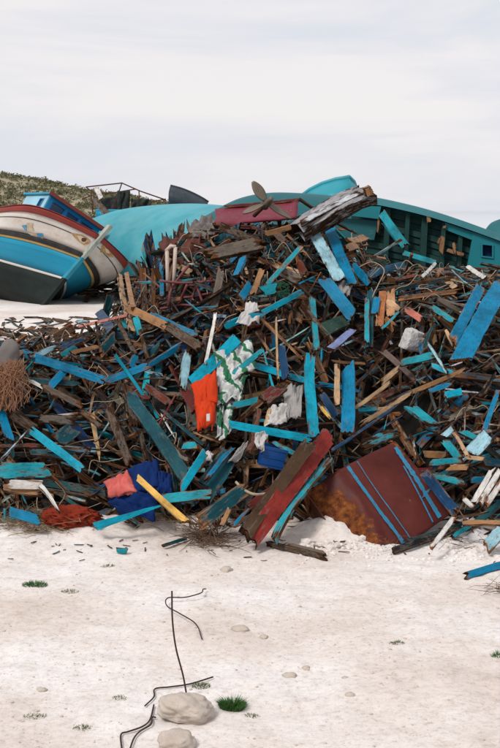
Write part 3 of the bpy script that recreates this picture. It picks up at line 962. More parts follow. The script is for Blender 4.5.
def panel_mat():
    m = bpy.data.materials.new('brown_enamel_going_to_rust')
    n, l, b = nodes_of(m)
    a = n.new('ShaderNodeAttribute'); a.attribute_name = 'rusting'
    tc = n.new('ShaderNodeTexCoord'); v = tc.outputs['Object']
    n1 = tex_noise(n, l, v, 4, 8, .68); n2 = tex_noise(n, l, v, 16, 8, .7); n3 = tex_noise(n, l, v, 2, 4)
    enamel = ramp(n, l, n3.outputs['Fac'], [(.3, (.030, .007, .006)), (.5, (.060, .012, .010)), (.7, (.088, .020, .016))])
    rust = ramp(n, l, n2.outputs['Fac'], [(.28, (.020, .008, .006)), (.42, (.070, .019, .009)), (.56, (.15, .045, .012)), (.72, (.26, .10, .030))])
    k = math_n(n, l, 'ADD', a.outputs['Fac'], math_n(n, l, 'MULTIPLY', math_n(n, l, 'SUBTRACT', n1.outputs['Fac'], .5), 2.2))
    r = ramp(n, l, k, [(.42, (0, 0, 0)), (.62, (1, 1, 1))])
    sc = ramp(n, l, n2.outputs['Fac'], [(.66, (0, 0, 0)), (.70, (1, 1, 1))])
    e2 = mixc(n, l, math_n(n, l, 'MULTIPLY', sc.outputs['Color'], .6), enamel.outputs['Color'], (.20, .10, .07))
    l.new(mixc(n, l, r.outputs['Color'], e2, rust.outputs['Color']), b.inputs['Base Color'])
    rr = n.new('ShaderNodeMapRange'); rr.inputs['To Min'].default_value = .42; rr.inputs['To Max'].default_value = .85
    l.new(r.outputs['Color'], rr.inputs['Value']); l.new(rr.outputs['Result'], b.inputs['Roughness'])
    b.inputs['Specular IOR Level'].default_value = .10
    bump(n, l, b, math_n(n, l, 'ADD', n1.outputs['Fac'], math_n(n, l, 'MULTIPLY', n2.outputs['Fac'], .5)), .5, .008)
    return m
M['enamel'] = panel_mat()
def stripe_mat():
    m = bpy.data.materials.new('green_and_white_striped_cloth')
    n, l, b = nodes_of(m)
    tc = n.new('ShaderNodeTexCoord')
    w = n.new('ShaderNodeTexWave'); w.inputs['Scale'].default_value = 2.6; w.inputs['Distortion'].default_value = 7.0; w.inputs['Detail'].default_value = 3; w.inputs['Detail Scale'].default_value = 2.2
    mp = n.new('ShaderNodeMapping'); mp.inputs['Rotation'].default_value = (0, R(35), 0)
    l.new(tc.outputs['Object'], mp.inputs['Vector']); l.new(mp.outputs['Vector'], w.inputs['Vector'])
    r = ramp(n, l, w.outputs['Fac'], [(.20, (.015, .13, .06)), (.30, (.03, .24, .11)), (.36, (.42, .44, .42)), (.62, (.56, .56, .55)), (.9, (.40, .42, .42))])  # grey stops: grey patches and shadows painted into the cloth
    t = tex_noise(n, l, tc.outputs['Object'], 9, 5)
    k = ramp(n, l, t.outputs['Fac'], [(.3, (.40, .37, .34)), (.58, (1, 1, 1))])
    l.new(mixc(n, l, .8, r.outputs['Color'], k.outputs['Color'], 'MULTIPLY'), b.inputs['Base Color'])
    b.inputs['Roughness'].default_value = .9
    return m
M['cl_stripe'] = stripe_mat()

# ------------------------------------------------------------------ timbers of the heap that can be told apart in the photograph
# u0 v0 u1 v1 width colour wear lift | name | label
ROWS = '''
22 353 106 381 9 blue .36 .16 | board | long bright blue plank sloping down to the right at the left of the heap
104 382 150 365 8 blue .38 .18 | board | blue plank rising right from the lower end of the long blue one
146 367 183 344 6 blue .42 .14 | board | narrow blue strip continuing up right towards the brown curved plank
55 351 86 337 6 navy .44 .12 | board | dull slate blue board above the long blue plank near the sand
28 357 56 348 6 pale .40 .11 | board | short pale blue board lying against the top of the long blue plank
54 338 74 327 9 brown .50 .12 | timber_block | chunky brown timber block at the edge of the sand below the boat
48 389 64 371 8 blue .36 .12 | board | short blue stub just below the long blue plank
78 327 128 315 3 pink .38 .16 | rod | thin pinkish rod reaching left over the sand
70 353 101 346 4.5 raw .46 .12 | board | thin orange brown lath under the slate blue board
60 356 76 347 6 turq .42 .10 | board | little turquoise board beside the slate blue board
28 379 44 388 3.5 white .38 .18 | stick | short white stick beside the hank of fibre
42 386 83 406 6 grey .46 .16 | log | grey barkless log with a pale end below the long blue plank
119 276 132 334 5.5 tan .52 .22 | pole | left of two tall tan poles standing beside the boat's bow
127 276 134 312 5 raw .50 .20 | pole | right of two tall tan poles standing beside the boat's bow
128 308 168 327 9 raw .50 .20 | board | thick splintered brown plank arching down right below the tall poles
164 324 202 349 10 brown .46 .20 | board | lower half of the brown arching plank with a bare yellow edge
150 314 200 337 7 blue .44 .15 | board | worn dark blue strip along the top of the arching brown plank
136 318 141 336 7 turq .34 .14 | board | stubby turquoise board end hanging below the brown arching plank
188 352 182 391 9 pale .38 .22 | board | pale blue post with a broken orange foot left of the big cyan plank
111 295 105 316 8 dteal .38 .14 | board | leaning dark slate board under the boat's bow
101 314 114 334 10 navy .40 .13 | board | dark navy board end at the left of the tall tan poles
99 354 116 335 9 dteal .40 .14 | board | short dark teal board left of the steep brown lath
118 321 136 356 5 brown .50 .17 | lath | steep brown lath below the tall tan poles
140 330 148 360 4 brown .52 .15 | lath | thin brown lath dropping below the turquoise board end
129 370 137 354 6 blue .36 .15 | board | small blue wedge over the blue plank with the bend
190 385 237 339 12 cyan .28 .26 | board | big clean cyan plank rising right above the orange life jacket
216 314 205 367 3.5 white .36 .24 | pole | thin white pole leaning above the big cyan plank
222 327 262 313 7 cyan .36 .20 | board | left half of the long thin cyan strip under the white rag
258 315 303 291 5.5 cyan .36 .20 | board | right half of the long thin cyan strip rising beside the green net
245 326 243 352 4 brown .5 .14 | lath | short upright brown lath below the white rag
281 344 286 380 8 navy .34 .20 | board | upright navy blue board in the middle of the heap
230 377 263 350 6 turq .38 .22 | board | curved teal slat lying across the striped cloth
276 318 278 381 2.2 tan .5 .20 | lath | long hairline tan lath standing left of the navy board
309 225 341 282 12 pale .40 .30 | board | tall pale blue plank standing out below the heavy timber
328 226 353 287 11 blue .34 .28 | board | tall blue plank leaning just right of the pale blue one
322 277 354 318 13 blue .34 .30 | board | broad blue plank continuing down right under the two tall planks
312 298 317 352 6 turq .38 .22 | board | upright turquoise strip right of centre above the vertical cyan plank
309 356 314 441 11 cyan .34 .30 | board | long vertical cyan plank right of centre reaching the red plank
348 364 348 436 14 blue .34 .32 | board | broad vertical mid blue plank with square foot above the red plank
330 350 353 330 8 lav .42 .26 | board | lavender grey board leaning above the broad vertical blue plank
321 331 346 320 15 green .34 .18 | board | wide dark green board behind the lavender one
300 302 336 346 5 grey .5 .20 | lath | long grey lath running down right to the lavender board
367 298 367 344 5 turq .42 .26 | board | slim light teal upright right of the dark green board
371 288 369 347 8 dteal .36 .20 | board | darker teal upright just behind the slim light teal one
374 316 377 298 7 blue .36 .22 | board | short blue upright beside the orange fibreboard
337 364 337 406 6 tan .52 .27 | board | tan upright board at the left of the broad vertical blue plank
380 331 399 312 3 turq .40 .22 | stick | thin teal stick crossing the foot of the orange fibreboard
380 384 401 366 5 tan .5 .20 | lath | pale tan lath below the orange fibreboard
452 342 481 286 11 blue .36 .30 | board | narrower left plank of the big blue pair at the right edge
459 362 503 282 19 blue .30 .34 | board | broadest blue plank of the heap leaning at the right edge
407 310 424 322 7 pink .40 .18 | log | short faded pink post on the right of the heap
430 306 456 323 6 turq .42 .16 | board | teal board left of the big blue pair
428 343 448 374 3 pale .38 .22 | pole | thin pale pole leaning left of the big blue pair's foot
400 363 436 355 8 turq .38 .18 | board | turquoise board below the crumpled white box
431 365 456 375 6 cyan .38 .18 | board | cyan board beneath the foot of the big blue pair
358 426 412 392 4 tan .52 .26 | branch | lower half of a long tan pole rising right from the broad blue plank
410 393 466 369 4.5 raw .52 .26 | branch | upper half of a long tan pole reaching below the big blue pair
446 330 453 347 3.5 tan .5 .18 | lath | tiny tan lath left of the broad blue plank pair
0 408 11 442 8 blue .32 .18 | board | bright blue plank end at the left edge of the photo
31 430 84 470 8.5 cyan .34 .24 | board | long cyan plank sloping down right in the lower left
-8 471 52 470 16 turq .40 .22 | board | wide worn turquoise plank at the lower left edge
56 442 76 427 17 dteal .38 .16 | board | square dark teal panel scrap above the long cyan plank
38 418 78 421 10 grey .5 .18 | log | olive brown log with a sawn pale end in the left of the heap
-4 446 46 446 5 rust .46 .18 | board | reddish brown plank above the wide turquoise plank at left
-2 463 29 430 2.5 pale .5 .26 | stick | thin pale stick crossing the reddish plank at left
80 411 101 427 5 brown .54 .18 | lath | pair of split brown laths right of the olive log
8 411 36 430 8 brown .48 .16 | log | dark brown log below the hank of fibre
127 392 188 480 14 dteal .36 .20 | beam | long dark teal beam running down right to the cyan slat
108 408 131 466 9 brown .50 .20 | board | rusty brown board sloping above the pink cloth
126 383 136 426 9 brown .50 .18 | board | dark brown board at the head of the long dark teal beam
144 385 174 406 8 rust .46 .18 | board | rust red board left of the life jacket
140 430 147 462 5 brown .5 .18 | lath | brown lath above the navy cloth
154 430 191 463 5 grey .48 .24 | branch | grey teal branch lying along the dark teal beam
157 428 176 394 1.6 red .40 .24 | rod | hair thin red rod left of the life jacket
184 388 196 412 10 dred .36 .16 | board | dark red board behind the life jacket's left side
178 494 206 451 8 cyan .30 .32 | board | steep cyan slat standing on the teal plank at the foot
183 446 199 446 8 turq .38 .20 | board | short horizontal turquoise scrap beneath the life jacket
228 424 312 439 8 cyan .28 .34 | board | long level cyan plank meeting the vertical cyan plank
231 406 259 400 7 turq .38 .20 | board | short teal board above the long level cyan plank
262 403 281 386 16 dred .44 .20 | board | square maroon brown board beneath the navy upright
249 454 259 409 7 rust .48 .26 | board | rust orange plank crossing behind the long level cyan plank
265 426 270 408 4 tan .5 .24 | lath | short tan lath above the long level cyan plank
269 440 298 456 5 turq .46 .26 | board | pale teal slat under the long level cyan plank
204 482 234 446 5 blue .40 .24 | board | slim blue slat rising left of the white rag strips
200 500 232 452 22 dteal .34 .16 | board | wide dark teal curved plank behind the slim blue slat
332 431 250 541 19 red .32 .40 | board | big dark red plank leaning on the heap beside the brown metal panel
309 444 243 537 15 brown .34 .36 | beam | grey brown beam leaning along the left of the red plank
331 456 271 541 9 turq .46 .34 | board | worn turquoise board leaning along the right of the red plank
320 407 331 419 4 yellow .38 .26 | lath | tiny yellow lath left of the broad vertical blue plank
321 393 337 417 8 navy .36 .24 | board | dark navy board between the two vertical planks
355 408 391 382 4 tan .5 .30 | lath | pale tan lath rising right from the broad vertical blue plank
330 452 402 402 3 navy .42 .32 | pole | long slim navy pole rising right above the brown metal panel
357 411 378 409 4.5 cyan .36 .24 | board | little cyan slat beside the foot of the broad vertical blue plank
376 409 392 408 3.5 tan .5 .24 | lath | little tan slat end right of the cyan slat
361 446 398 431 12 turq .52 .28 | board | flaking grey teal bark like board above the brown metal panel
409 406 434 426 12 turq .36 .22 | board | broad turquoise board above the right of the brown metal panel
429 391 452 383 6 blue .40 .20 | board | small blue slat above the broad turquoise board
444 396 462 392 8 cyan .34 .22 | board | short cyan block in the dark hollow right of the tan pole
483 433 498 390 5 blue .36 .26 | board | slim upright blue slat near the right edge
468 456 489 434 15 pale .34 .28 | board | pale cyan triangular plank end near the right edge
459 430 484 443 7 turq .36 .24 | board | turquoise slat left of the pale triangular end
444 440 461 460 8 turq .38 .22 | board | turquoise scrap under the stub of pale pipe
443 437 454 428 6 pale .34 .30 | pipe | stub of pale blue pipe right of the broad turquoise board
454 432 469 458 4 tan .5 .30 | lath | tan lath leaning against the pale triangular end
429 463 463 460 7 turq .42 .28 | board | upper layer of stacked teal strips right of the metal panel
424 454 448 455 7 raw .5 .24 | board | brown slat on top of the stacked teal strips
446 468 470 467 6 raw .5 .28 | board | orange wood slat between the stacked teal strips
428 474 466 484 7 turq .42 .26 | board | lower layer of stacked teal strips right of the metal panel
466 457 485 459 4 tan .46 .30 | lath | tan slat under the pale triangular end
472 504 494 467 6 white .38 .30 | slat | left of the three parallel white slats at the right edge
478 506 500 470 6 white .38 .30 | slat | middle of the three parallel white slats at the right edge
485 506 505 477 6 white .40 .30 | slat | right of the three parallel white slats at the right edge
462 497 474 508 5 white .42 .30 | slat | short white slat crossing the foot of the parallel white slats
462 523 508 524 6 raw .42 .26 | board | orange brown board lying level at the right foot of the heap
430 549 455 516 5 white .38 .40 | stick | white stick leaning under the corner of the brown metal panel
484 550 503 528 13 pale .38 .24 | board | pale blue board end stuck in the sand at the right edge
470 480 490 478 6 blue .36 .24 | board | short blue board left of the parallel white slats
424 472 457 514 11 navy .36 .44 | board | dark blue plank along the upper right side of the brown metal panel
5 484 43 485 9 white .34 .32 | board | broken white plank below the wide turquoise plank at left
40 484 60 512 5 white .32 .36 | board | tapered white splinter hanging from the broken white plank
3 488 44 494 8 raw .5 .24 | board | rotten brown plank under the broken white plank
8 511 42 521 10 blue .26 .20 | board | oval blue plank end in the dry twigs at the left foot
94 527 162 505 9 cyan .28 .34 | board | long cyan plank with tapered tip on the sand under the pink cloth
160 499 212 494 10 turq .38 .36 | board | weathered teal plank lying level beneath the steep cyan slat
137 477 187 523 6.5 yellow .26 .46 | board | yellow plank leaning across the navy cloth
197 524 246 488 14 dteal .38 .24 | beam | dark teal beam rising right above the dry brushwood
232 527 250 507 4 blue .40 .28 | lath | small blue lath at the foot of the grey brown beam
222 526 230 508 5 raw .48 .24 | lath | small orange lath at the right of the dry brushwood
252 296 262 270 6 raw .50 .24 | board | orange split board under the grey pipe
236 277 244 257 8 blue .36 .22 | board | blue stump beside the grey pipe
266 286 301 247 5 turq .40 .28 | pole | long teal pole rising right below the propeller
240 300 250 284 8 blue .36 .20 | board | bright blue stub left of the orange split board
259 292 277 288 10 turq .30 .24 | board | turquoise slab beside the green net
161 258 162 296 4 blue .36 .26 | pole | blue upright at the left of the white frame
265 234 291 227 5 raw .48 .24 | board | bare brown timber end below the crimson panel
278 270 302 282 10 grey .50 .20 | board | broad grey tan board right of the teal pole
297 259 305 275 8 rust .44 .22 | board | short rust red board left of the tall pale plank
352 265 371 284 8 blue .38 .20 | board | blue board running down right behind the two tall planks
362 277 402 265 8 blue .42 .18 | board | dull blue plank lying level right of the two tall planks
384 291 452 278 5 dteal .46 .16 | board | long slate plank lying level on the right plateau
398 299 462 291 5 brown .50 .18 | board | long brown plank lying level beneath the slate one
419 279 434 265 3.5 white .36 .18 | stick | white stick leaning on the right plateau before the broken hull
468 267 486 279 4.5 white .36 .18 | stick | white stick sloping down right near the right edge
430 273 452 283 5 tan .5 .14 | lath | tan lath among pale scraps on the right plateau
372 258 402 239 2.5 pale .46 .22 | stick | forked pale stick before the broken hull's brace
348 242 365 238 9 raw .44 .16 | board | upper scrap of orange plywood before the broken hull
347 248 362 247 8 raw .40 .20 | board | lower scrap of orange plywood before the broken hull
205 256 262 244 13 grey .46 .28 | timber | grey green weathered rib timber below the crimson panel
221 226 266 246 8 brown .54 .24 | timber | dark rotten rib running under the crimson panel
'''
THICK = dict(beam=.09, log=.07, timber_block=.09, pole=.03, rod=.012, stick=.02, lath=.02, branch=.04, pipe=.05, timber=.09)
CAT = dict(board='board', beam='beam', log='log', timber_block='timber', pole='pole', rod='rod', stick='stick', lath='lath', branch='branch', pipe='pipe', slat='slat', timber='timber')
hero_ids = []
SEEN = []          # (u0, v0, u1, v1, half width, distance) of what lies on top
for line in ROWS.strip().splitlines():
    a, nm, lab = [s.strip() for s in line.split('|')]
    q = a.split()
    u0, v0, u1, v1, w = map(float, q[:5])
    c, wear, lift = C[q[5]], float(q[6]) + .03, float(q[7]) + .09
    if q[5] in ('tan', 'raw'): wear = min(wear, .40)
    p0, p1 = pile(u0, v0, lift), pile(u1, v1, lift)
    W = max(.012, w * (p0.y + p1.y) * .5 / F)
    SEEN.append((u0, v0, u1, v1, w / 2 + 1.0, p0.y, p1.y))
    T = THICK.get(nm, .028)
    kw = {}
    if nm in ('rod', 'stick', 'pole', 'lath') : kw['jag'] = .03
    if 'taper' in lab: kw['taper'] = .25
    if 'vertical blue' in lab or 'big clean cyan' in lab: kw['jag'] = .008
    hero_ids.append(hero(nm, p0, p1, W, min(T, W * .9), c, wear, lab, CAT[nm], 'timbers of the wreckage heap', **kw))

# ------------------------------------------------------------------ the many other broken boards of the heap
def lean(x, r):
    if x < -.9: return R(r.gauss(-38, 38) if r.random() < .75 else r.gauss(40, 30))
    if x < .9: return R(r.gauss(lerp(-55, 58, (x + .9) / 1.8) if r.random() < .4 else 90, 36))
    return R(r.gauss(36, 34) if r.random() < .75 else r.gauss(-30, 30))
def pile_spot(r, back=1.0):
    x = r.uniform(-3.3, 3.3)
    y0 = table(FOOT, x); yc = y0 + table(CREST, x) / .70
    y = r.uniform(y0 + .02, yc + (back if x < -.9 else back + 2.5))
    return x, y
def pile_pose(x, y, off, r, sd=.5, out=.22):
    n = pile_n(x, y)
    ups = (Vector((0, 1, 0)) - n * n.y).normalized()
    rt = ups.cross(n).normalized()
    if rt.x < 0: rt = -rt
    a = lean(x, r)
    d = (rt * math.cos(a) + ups * math.sin(a) + n * r.gauss(0, out)).normalized()
    nr = Matrix.Rotation(r.gauss(0, sd), 3, d) @ n
    p = Vector((x, y, pile_h(x, y))) + n * off
    return Matrix.Translation(p) @ frame(d, nr).to_4x4()
for (u0, v0, u1, v1, w, lf) in ((203, 382, 206, 428, 11, .36), (234, 352, 228, 400, 16, .3), (222, 400, 222, 436, 8, .3), (14, 345, 14, 402, 11, .5), (262, 455, 282, 455, 10, .25), (108, 485, 172, 480, 14, .26), (118, 505, 160, 508, 10, .24), (248, 305, 247, 324, 9, .28), (281, 284, 281, 297, 9, .25),
                                (216, 214, 299, 211, 11, .2), (255, 184, 289, 217, 8, .3), (290, 236, 372, 191, 11, .3), (165, 285, 214, 297, 12, .1), (219, 280, 239, 252, 5, .2), (171, 250, 171, 290, 7, .2), (330, 500, 440, 500, 30, .4), (350, 530, 400, 545, 25, .5), (380, 460, 420, 480, 20, .4), (60, 522, 90, 522, 9, .3), (280, 408, 276, 424, 9, .34), (388, 295, 388, 328, 10, .27), (412, 332, 412, 348, 10, .22), (265, 494, 240, 486, 5, .36)):
    SEEN.append((u0, v0, u1, v1, w, pile(u0, v0, lf).y, pile(u1, v1, lf).y))
def covers(mw, L):
    """would this loose piece lie in front of something the photograph shows on top?"""
    c_, d_ = mw.translation, mw.to_3x3() @ Vector((1, 0, 0))
    for q in (-.45, -.22, 0, .22, .45):
        p = c_ + d_ * (q * L)
        u, v = to_px(p)
        for (u0, v0, u1, v1, w, ya, yb) in SEEN:
            du, dv = u1 - u0, v1 - v0
            t = ((u - u0) * du + (v - v0) * dv) / (du * du + dv * dv)
            if t < 0 or t > 1: continue
            if abs((u - u0) * dv - (v - v0) * du) / math.hypot(du, dv) < w and p.y < lerp(ya, yb, t) + .03: return True
    return False
PAL = [('brown', .19), ('grey', .09), ('raw', .055), ('tan', .03), ('rust', .04), ('dteal', .23), ('navy', .11), ('blue', .075), ('cyan', .06), ('turq', .11), ('pale', .025), ('white', .018), ('green', .02), ('black', .10), ('dred', .04)]  # black and dark shares raised to imitate shade in the heap
def pick(r):
    t = r.random() * sum(w for _, w in PAL)
    for k, w in PAL:
        t -= w
        if t <= 0: return k
    return 'brown'
def vary(c, r):
    k = r.uniform(.65, 1.25)
    return tuple(max(.003, x * k * r.uniform(.9, 1.1)) for x in c)
WORD = dict(brown='dark brown', grey='grey brown', raw='orange brown', tan='pale tan', rust='rust red', dteal='dark teal', navy='navy blue', blue='mid blue', cyan='cyan', turq='turquoise', pale='pale blue', white='off white', green='dark green', black='blackened', dred='maroon')
LAND = [(64, 367, 'long bright blue plank at left'), (128, 373, 'blue plank with the bend'), (60, 450, 'long cyan plank at lower left'), (20, 471, 'wide worn turquoise plank'), (150, 436, 'long dark teal beam'), (213, 362, 'big clean cyan plank'),
        (205, 402, 'orange life jacket'), (232, 380, 'striped cloth'), (270, 431, 'long level cyan plank'), (311, 398, 'vertical cyan plank'), (348, 400, 'broad vertical blue plank'), (290, 488, 'dark red plank'), (385, 495, 'brown metal panel'),
        (478, 322, 'big blue pair of planks'), (421, 416, 'broad turquoise board'), (478, 445, 'pale triangular plank end'), (487, 487, 'parallel white slats'), (326, 254, 'tall pale blue plank'), (340, 297, 'broad blue plank below the tall pair'), (386, 310, 'orange fibreboard'),
        (412, 340, 'crumpled white carton'), (284, 362, 'upright navy board'), (190, 290, 'red tube frame'), (126, 305, 'two tall tan poles'), (164, 326, 'brown arching plank'), (235, 250, 'grey weathered rib timber'), (281, 290, 'green net ball'), (247, 315, 'white rag on the cyan strip'),
        (145, 485, 'pink and navy cloth'), (162, 500, 'yellow plank'), (220, 470, 'curved dark teal plank'), (15, 380, 'hank of fibre'), (57, 420, 'olive brown log'), (435, 262, 'broken teal hull'), (330, 210, 'heavy weathered timber'), (412, 380, 'long tan pole'),
        (120, 438, 'rusty brown board'), (425, 285, 'long slate plank'), (366, 322, 'slim teal upright'), (272, 455, 'blue plastic crate'), (445, 475, 'stacked teal strips'), (90, 340, 'slate blue board'), (65, 520, 'rusty red sacking'), (225, 520, 'dark teal beam end')]
used_labels = {}
def name_filler(o, ck, L, W, thin):
    u, v = to_px(o.matrix_world.translation)
    d = (o.matrix_world.to_3x3() @ Vector((1, 0, 0)))
    if d.x < 0: d = -d
    sl = math.degrees(math.atan2(d.z, abs(d.x) + 1e-6))
    way = 'steep' if abs(sl) > 62 else 'rising' if sl > 20 else 'falling' if sl < -20 else 'level'
    lu, lv, lm = min(LAND, key=lambda q: (q[0] - u) ** 2 + (q[1] - v) ** 2)
    du, dv = u - lu, v - lv
    side = ('right of' if du > 0 else 'left of') if abs(du) > abs(dv) else ('below' if dv > 0 else 'above')
    size = ('short' if L < .5 else 'long' if L > .8 else 'mid length')
    kind = 'lath' if thin else 'board'
    lab = '%s %s %s %s %s the %s' % (size, way, WORD[ck], kind, side, lm)
    tag(o, lab, kind, 'loose %s %ss of the heap' % (WORD[ck], kind))
rf = random.Random(21)
for i in range(296):
    x, y = pile_spot(rf)
    ck = pick(rf)
    thin = rf.random() < .35
    L = rf.uniform(.30, .95) if not thin else rf.uniform(.35, 1.15)
    W = (rf.uniform(.035, .09) if rf.random() < .75 else rf.uniform(.09, .15)) if not thin else rf.uniform(.015, .032)
    T = rf.uniform(.014, .032)
    nm = 'broken_lath' if thin else 'broken_board'
    mw = pile_pose(x, y, rf.uniform(-.09, .06), rf)
    if covers(mw, L) and rf.random() < .92:
        x, y = pile_spot(rf)
        mw = pile_pose(x, y, rf.uniform(-.12, .03), rf)
        if covers(mw, L): mw = Matrix.Translation(pile_n(x, y) * -.14) @ mw
    me = board_mesh(nm, board_geo(L, W, min(T, W), vary(C[ck], rf), rf.uniform(.32, .47), rf, nseg=6, ncol=3 if not thin else 2, point=rf.choice((0, .1, .2)), taper=rf.uniform(.45, 1.0)))
    o = link(nm, me, M['wood'])
    o.matrix_world = mw
    name_filler(o, ck, L, W, thin)

class Frag:
    def __init__(self): self.v, self.f, self.c, self.p = [], [], [], []
    def add(self, geo, mw):
        V, Fc, paints, P = geo
        k = len(self.v)
        self.v += [mw @ q for q in V]; self.f += [tuple(i + k for i in q) for q in Fc]; self.c += paints; self.p += P
    def build(self, name, label):
        o = link(name, board_mesh(name, (self.v, self.f, self.c, self.p)), M['wood'])
        return tag(o, label, None, None, 'stuff')
rs = random.Random(5)
fr = Frag()
for i in range(4300):                       # lower layers of timber that fill the heap
    x = rs.uniform(-5.5, 5.5)
    y0 = table(FOOT, x); yc = y0 + table(CREST, x) / .70
    y = rs.uniform(y0, yc + (1.2 if x < -2.0 else 5))
    L = rs.uniform(.2, .9); W = rs.uniform(.015, .08)
    ck = pick(rs)
    c = vary(C[ck], rs)
    mw = pile_pose(x, y, rs.uniform(-.44, -.09), rs, .8, .35)
    if covers(mw, L): continue
    fr.add(board_geo(L, W, rs.uniform(.012, .03), c, rs.uniform(.33, .50), rs, nseg=3, ncol=1), mw)
for i in range(7800):                       # splinters and slivers
    x = rs.uniform(-5, 5)
    y0 = table(FOOT, x); yc = y0 + table(CREST, x) / .70
    y = rs.uniform(y0 - .04, yc + (1.2 if x < -2.0 else 5))
    L = rs.uniform(.05, .42); W = rs.uniform(.005, .026)
    ck = pick(rs) if rs.random() > .40 else rs.choice(('raw', 'tan', 'turq', 'cyan', 'pale', 'white', 'raw', 'grey', 'turq', 'tan'))
    mw = pile_pose(x, y, rs.uniform(-.26, .04), rs, 1.0, .45)
    if covers(mw, L) and rs.random() < .9: continue
    fr.add(board_geo(L, W, rs.uniform(.005, .014), vary(C[ck], rs), rs.uniform(.34, .5), rs, nseg=2, ncol=1), mw)
fr.build('splintered_timber', 'countless splinters and buried timbers filling the wreckage heap')
fr = Frag()
for i in range(640):                         # pale scraps on the plateau before the broken hull and on the sand by the boat
    if i < 230:
        x = rs.uniform(1.1, 4.2); y = rs.uniform(14.0, 19); z = pile_h(x, y) + rs.uniform(0, .08)
        ck = rs.choice(('white', 'grey', 'turq', 'brown', 'navy', 'pale', 'tan', 'dteal', 'brown', 'raw'))
    else:
        if i < 380: p = ground(rs.uniform(-10, 118), rs.uniform(318, 352))
        else: p = ground(rs.uniform(78, 190), rs.uniform(270, 302))
        x, y, z = p.x, p.y, p.z + .02 + (rs.uniform(0, .35) if i >= 380 else 0)
        if y > 33 and i < 380: continue
        ck = rs.choice(('dteal', 'dteal', 'grey', 'brown', 'turq', 'brown', 'black', 'pale', 'brown', 'black'))
    k_ = 1.0 if i < 230 else 1.5 if i < 380 else 2.6
    L = rs.uniform(.12, .6) * k_; W = rs.uniform(.02, .07) * k_
    a = rs.uniform(0, math.pi)
    d = Vector((math.cos(a), math.sin(a), rs.gauss(0, .2)))
    fr.add(board_geo(L, W, .02, vary(C[ck], rs), rs.uniform(.36, .5), rs, nseg=2, ncol=1), Matrix.Translation((x, y, z)) @ frame(d.normalized(), Vector((rs.gauss(0, .4), rs.gauss(-.3, .4), 1)).normalized()).to_4x4())
fr.build('scattered_scraps', 'small timber scraps scattered behind the heap')
# dark spars poking up before the turquoise hull
for i in range(44):
    u = rs.uniform(136, 200); y = rs.uniform(14.0, 16.2)
    x = (u - 250) / F * y
    a = R(rs.gauss(80, 42)); L = rs.uniform(.2, .62)
    d = Vector((math.cos(a), rs.gauss(0, .4), abs(math.sin(a)))).normalized()
    p = Vector((x, y, pile_h(x, y) - .05)) + d * (L * .36)
    v = to_px(p)[1]
    ck = rs.choice(('dteal', 'black', 'brown', 'grey', 'navy', 'turq', 'black'))
    nm = 'dark_spar'
    me = board_mesh(nm, board_geo(L, rs.uniform(.025, .06), .02, vary(C[ck], rs), .42, rs, nseg=4, ncol=2, point=.1))
    o = link(nm, me, M['wood']); o.matrix_world = Matrix.Translation(p) @ frame(d, Vector((0, -1, .5)).normalized()).to_4x4()
    name_filler(o, ck, L, .03, False)
    lab = o['label'].replace(' board ', ' spar ').split(' spar ')[0] + ' spar poking up before the turquoise hull, %s' % ('by the boat bow' if u < 152 else 'over the red frame' if u > 178 else 'over the white stand')
    tag(o, lab, 'spar', 'spars before the turquoise hull')

# strands of cord and dry fibre lying over the heap
mb = MB()
for i in range(150):
    x, y = pile_spot(rs, .5)
    p = Vector((x, y, pile_h(x, y) + .12)); pts = [p]
    a = rs.uniform(0, 6.28)
    for k in range(rs.randint(3, 6)):
        a += rs.gauss(0, .6)
        x += math.cos(a) * .10; y += math.sin(a) * .05
        pts.append(Vector((x, y, pile_h(x, y) + rs.uniform(.0, .13) + math.sin(a) * .04)))
    mb.add(*(lambda m: (m.v, m.f))(MB().tube(curve_pts(pts, 3), rs.uniform(.002, .005), 4)))
tag(mb.build('cord_strands', M['rope'], None, True), 'thin strands of cord and fibre trailing over the heap', None, None, 'stuff')

# ------------------------------------------------------------------ named odds and ends of the heap
# heavy weathered timber with a rotten rusty end, on the crest
t0, t1 = at(289, 236, 13.4), at(372, 191, 13.6)
root = empty('heavy_timber', 'heavy weathered keel timber with flaking grey paint and rusty end jutting over the crest', 'timber', (t0 + t1) / 2, None)
hero('main_balk', t0, t1, 19 * 13.5 / F, .16, (.30, .29, .31), .46, parent=root, roll=-.5, jag=.12)
hero('side_plank', at(296, 241, 13.55), at(360, 204, 13.8), 9 * 13.5 / F, .09, C['brown'], .55, parent=root, roll=.7)
hero('flaking_strip', at(300, 224, 13.30), at(362, 192, 13.5), 6 * 13.5 / F, .04, (.45, .47, .50), .48, parent=root, roll=-.5)
hero('rusty_end', at(362, 193, 13.42), at(373, 189, 13.45), 9 * 13.5 / F, .07, C['raw'], .40, parent=root, jag=.05)

# crimson hull panel in two lapped pieces
root = empty('crimson_panel', 'crimson hull panel with scraped paint lying on top of the heap under the propeller', 'panel', at(258, 228, 14.2))
Q = lambda pts, y: [at(u, v, yy) for (u, v), yy in zip(pts, y)]
patch('skin', Q([(216, 211), (299, 201), (296, 219), (214, 226)], (14.6, 14.6, 14.0, 14.0)), M['crim'], 24, 8, .03, 4, .02, .03, root, seed=1)
hero('lip', at(214, 226, 13.9), at(262, 229, 13.9), 4 * 14 / F, .04, C['dred'], .42, parent=root)
hero('edge_rail', at(224, 207, 14.6), at(300, 200, 14.5), 3 * 14 / F, .04, C['dred'], .42, parent=root)

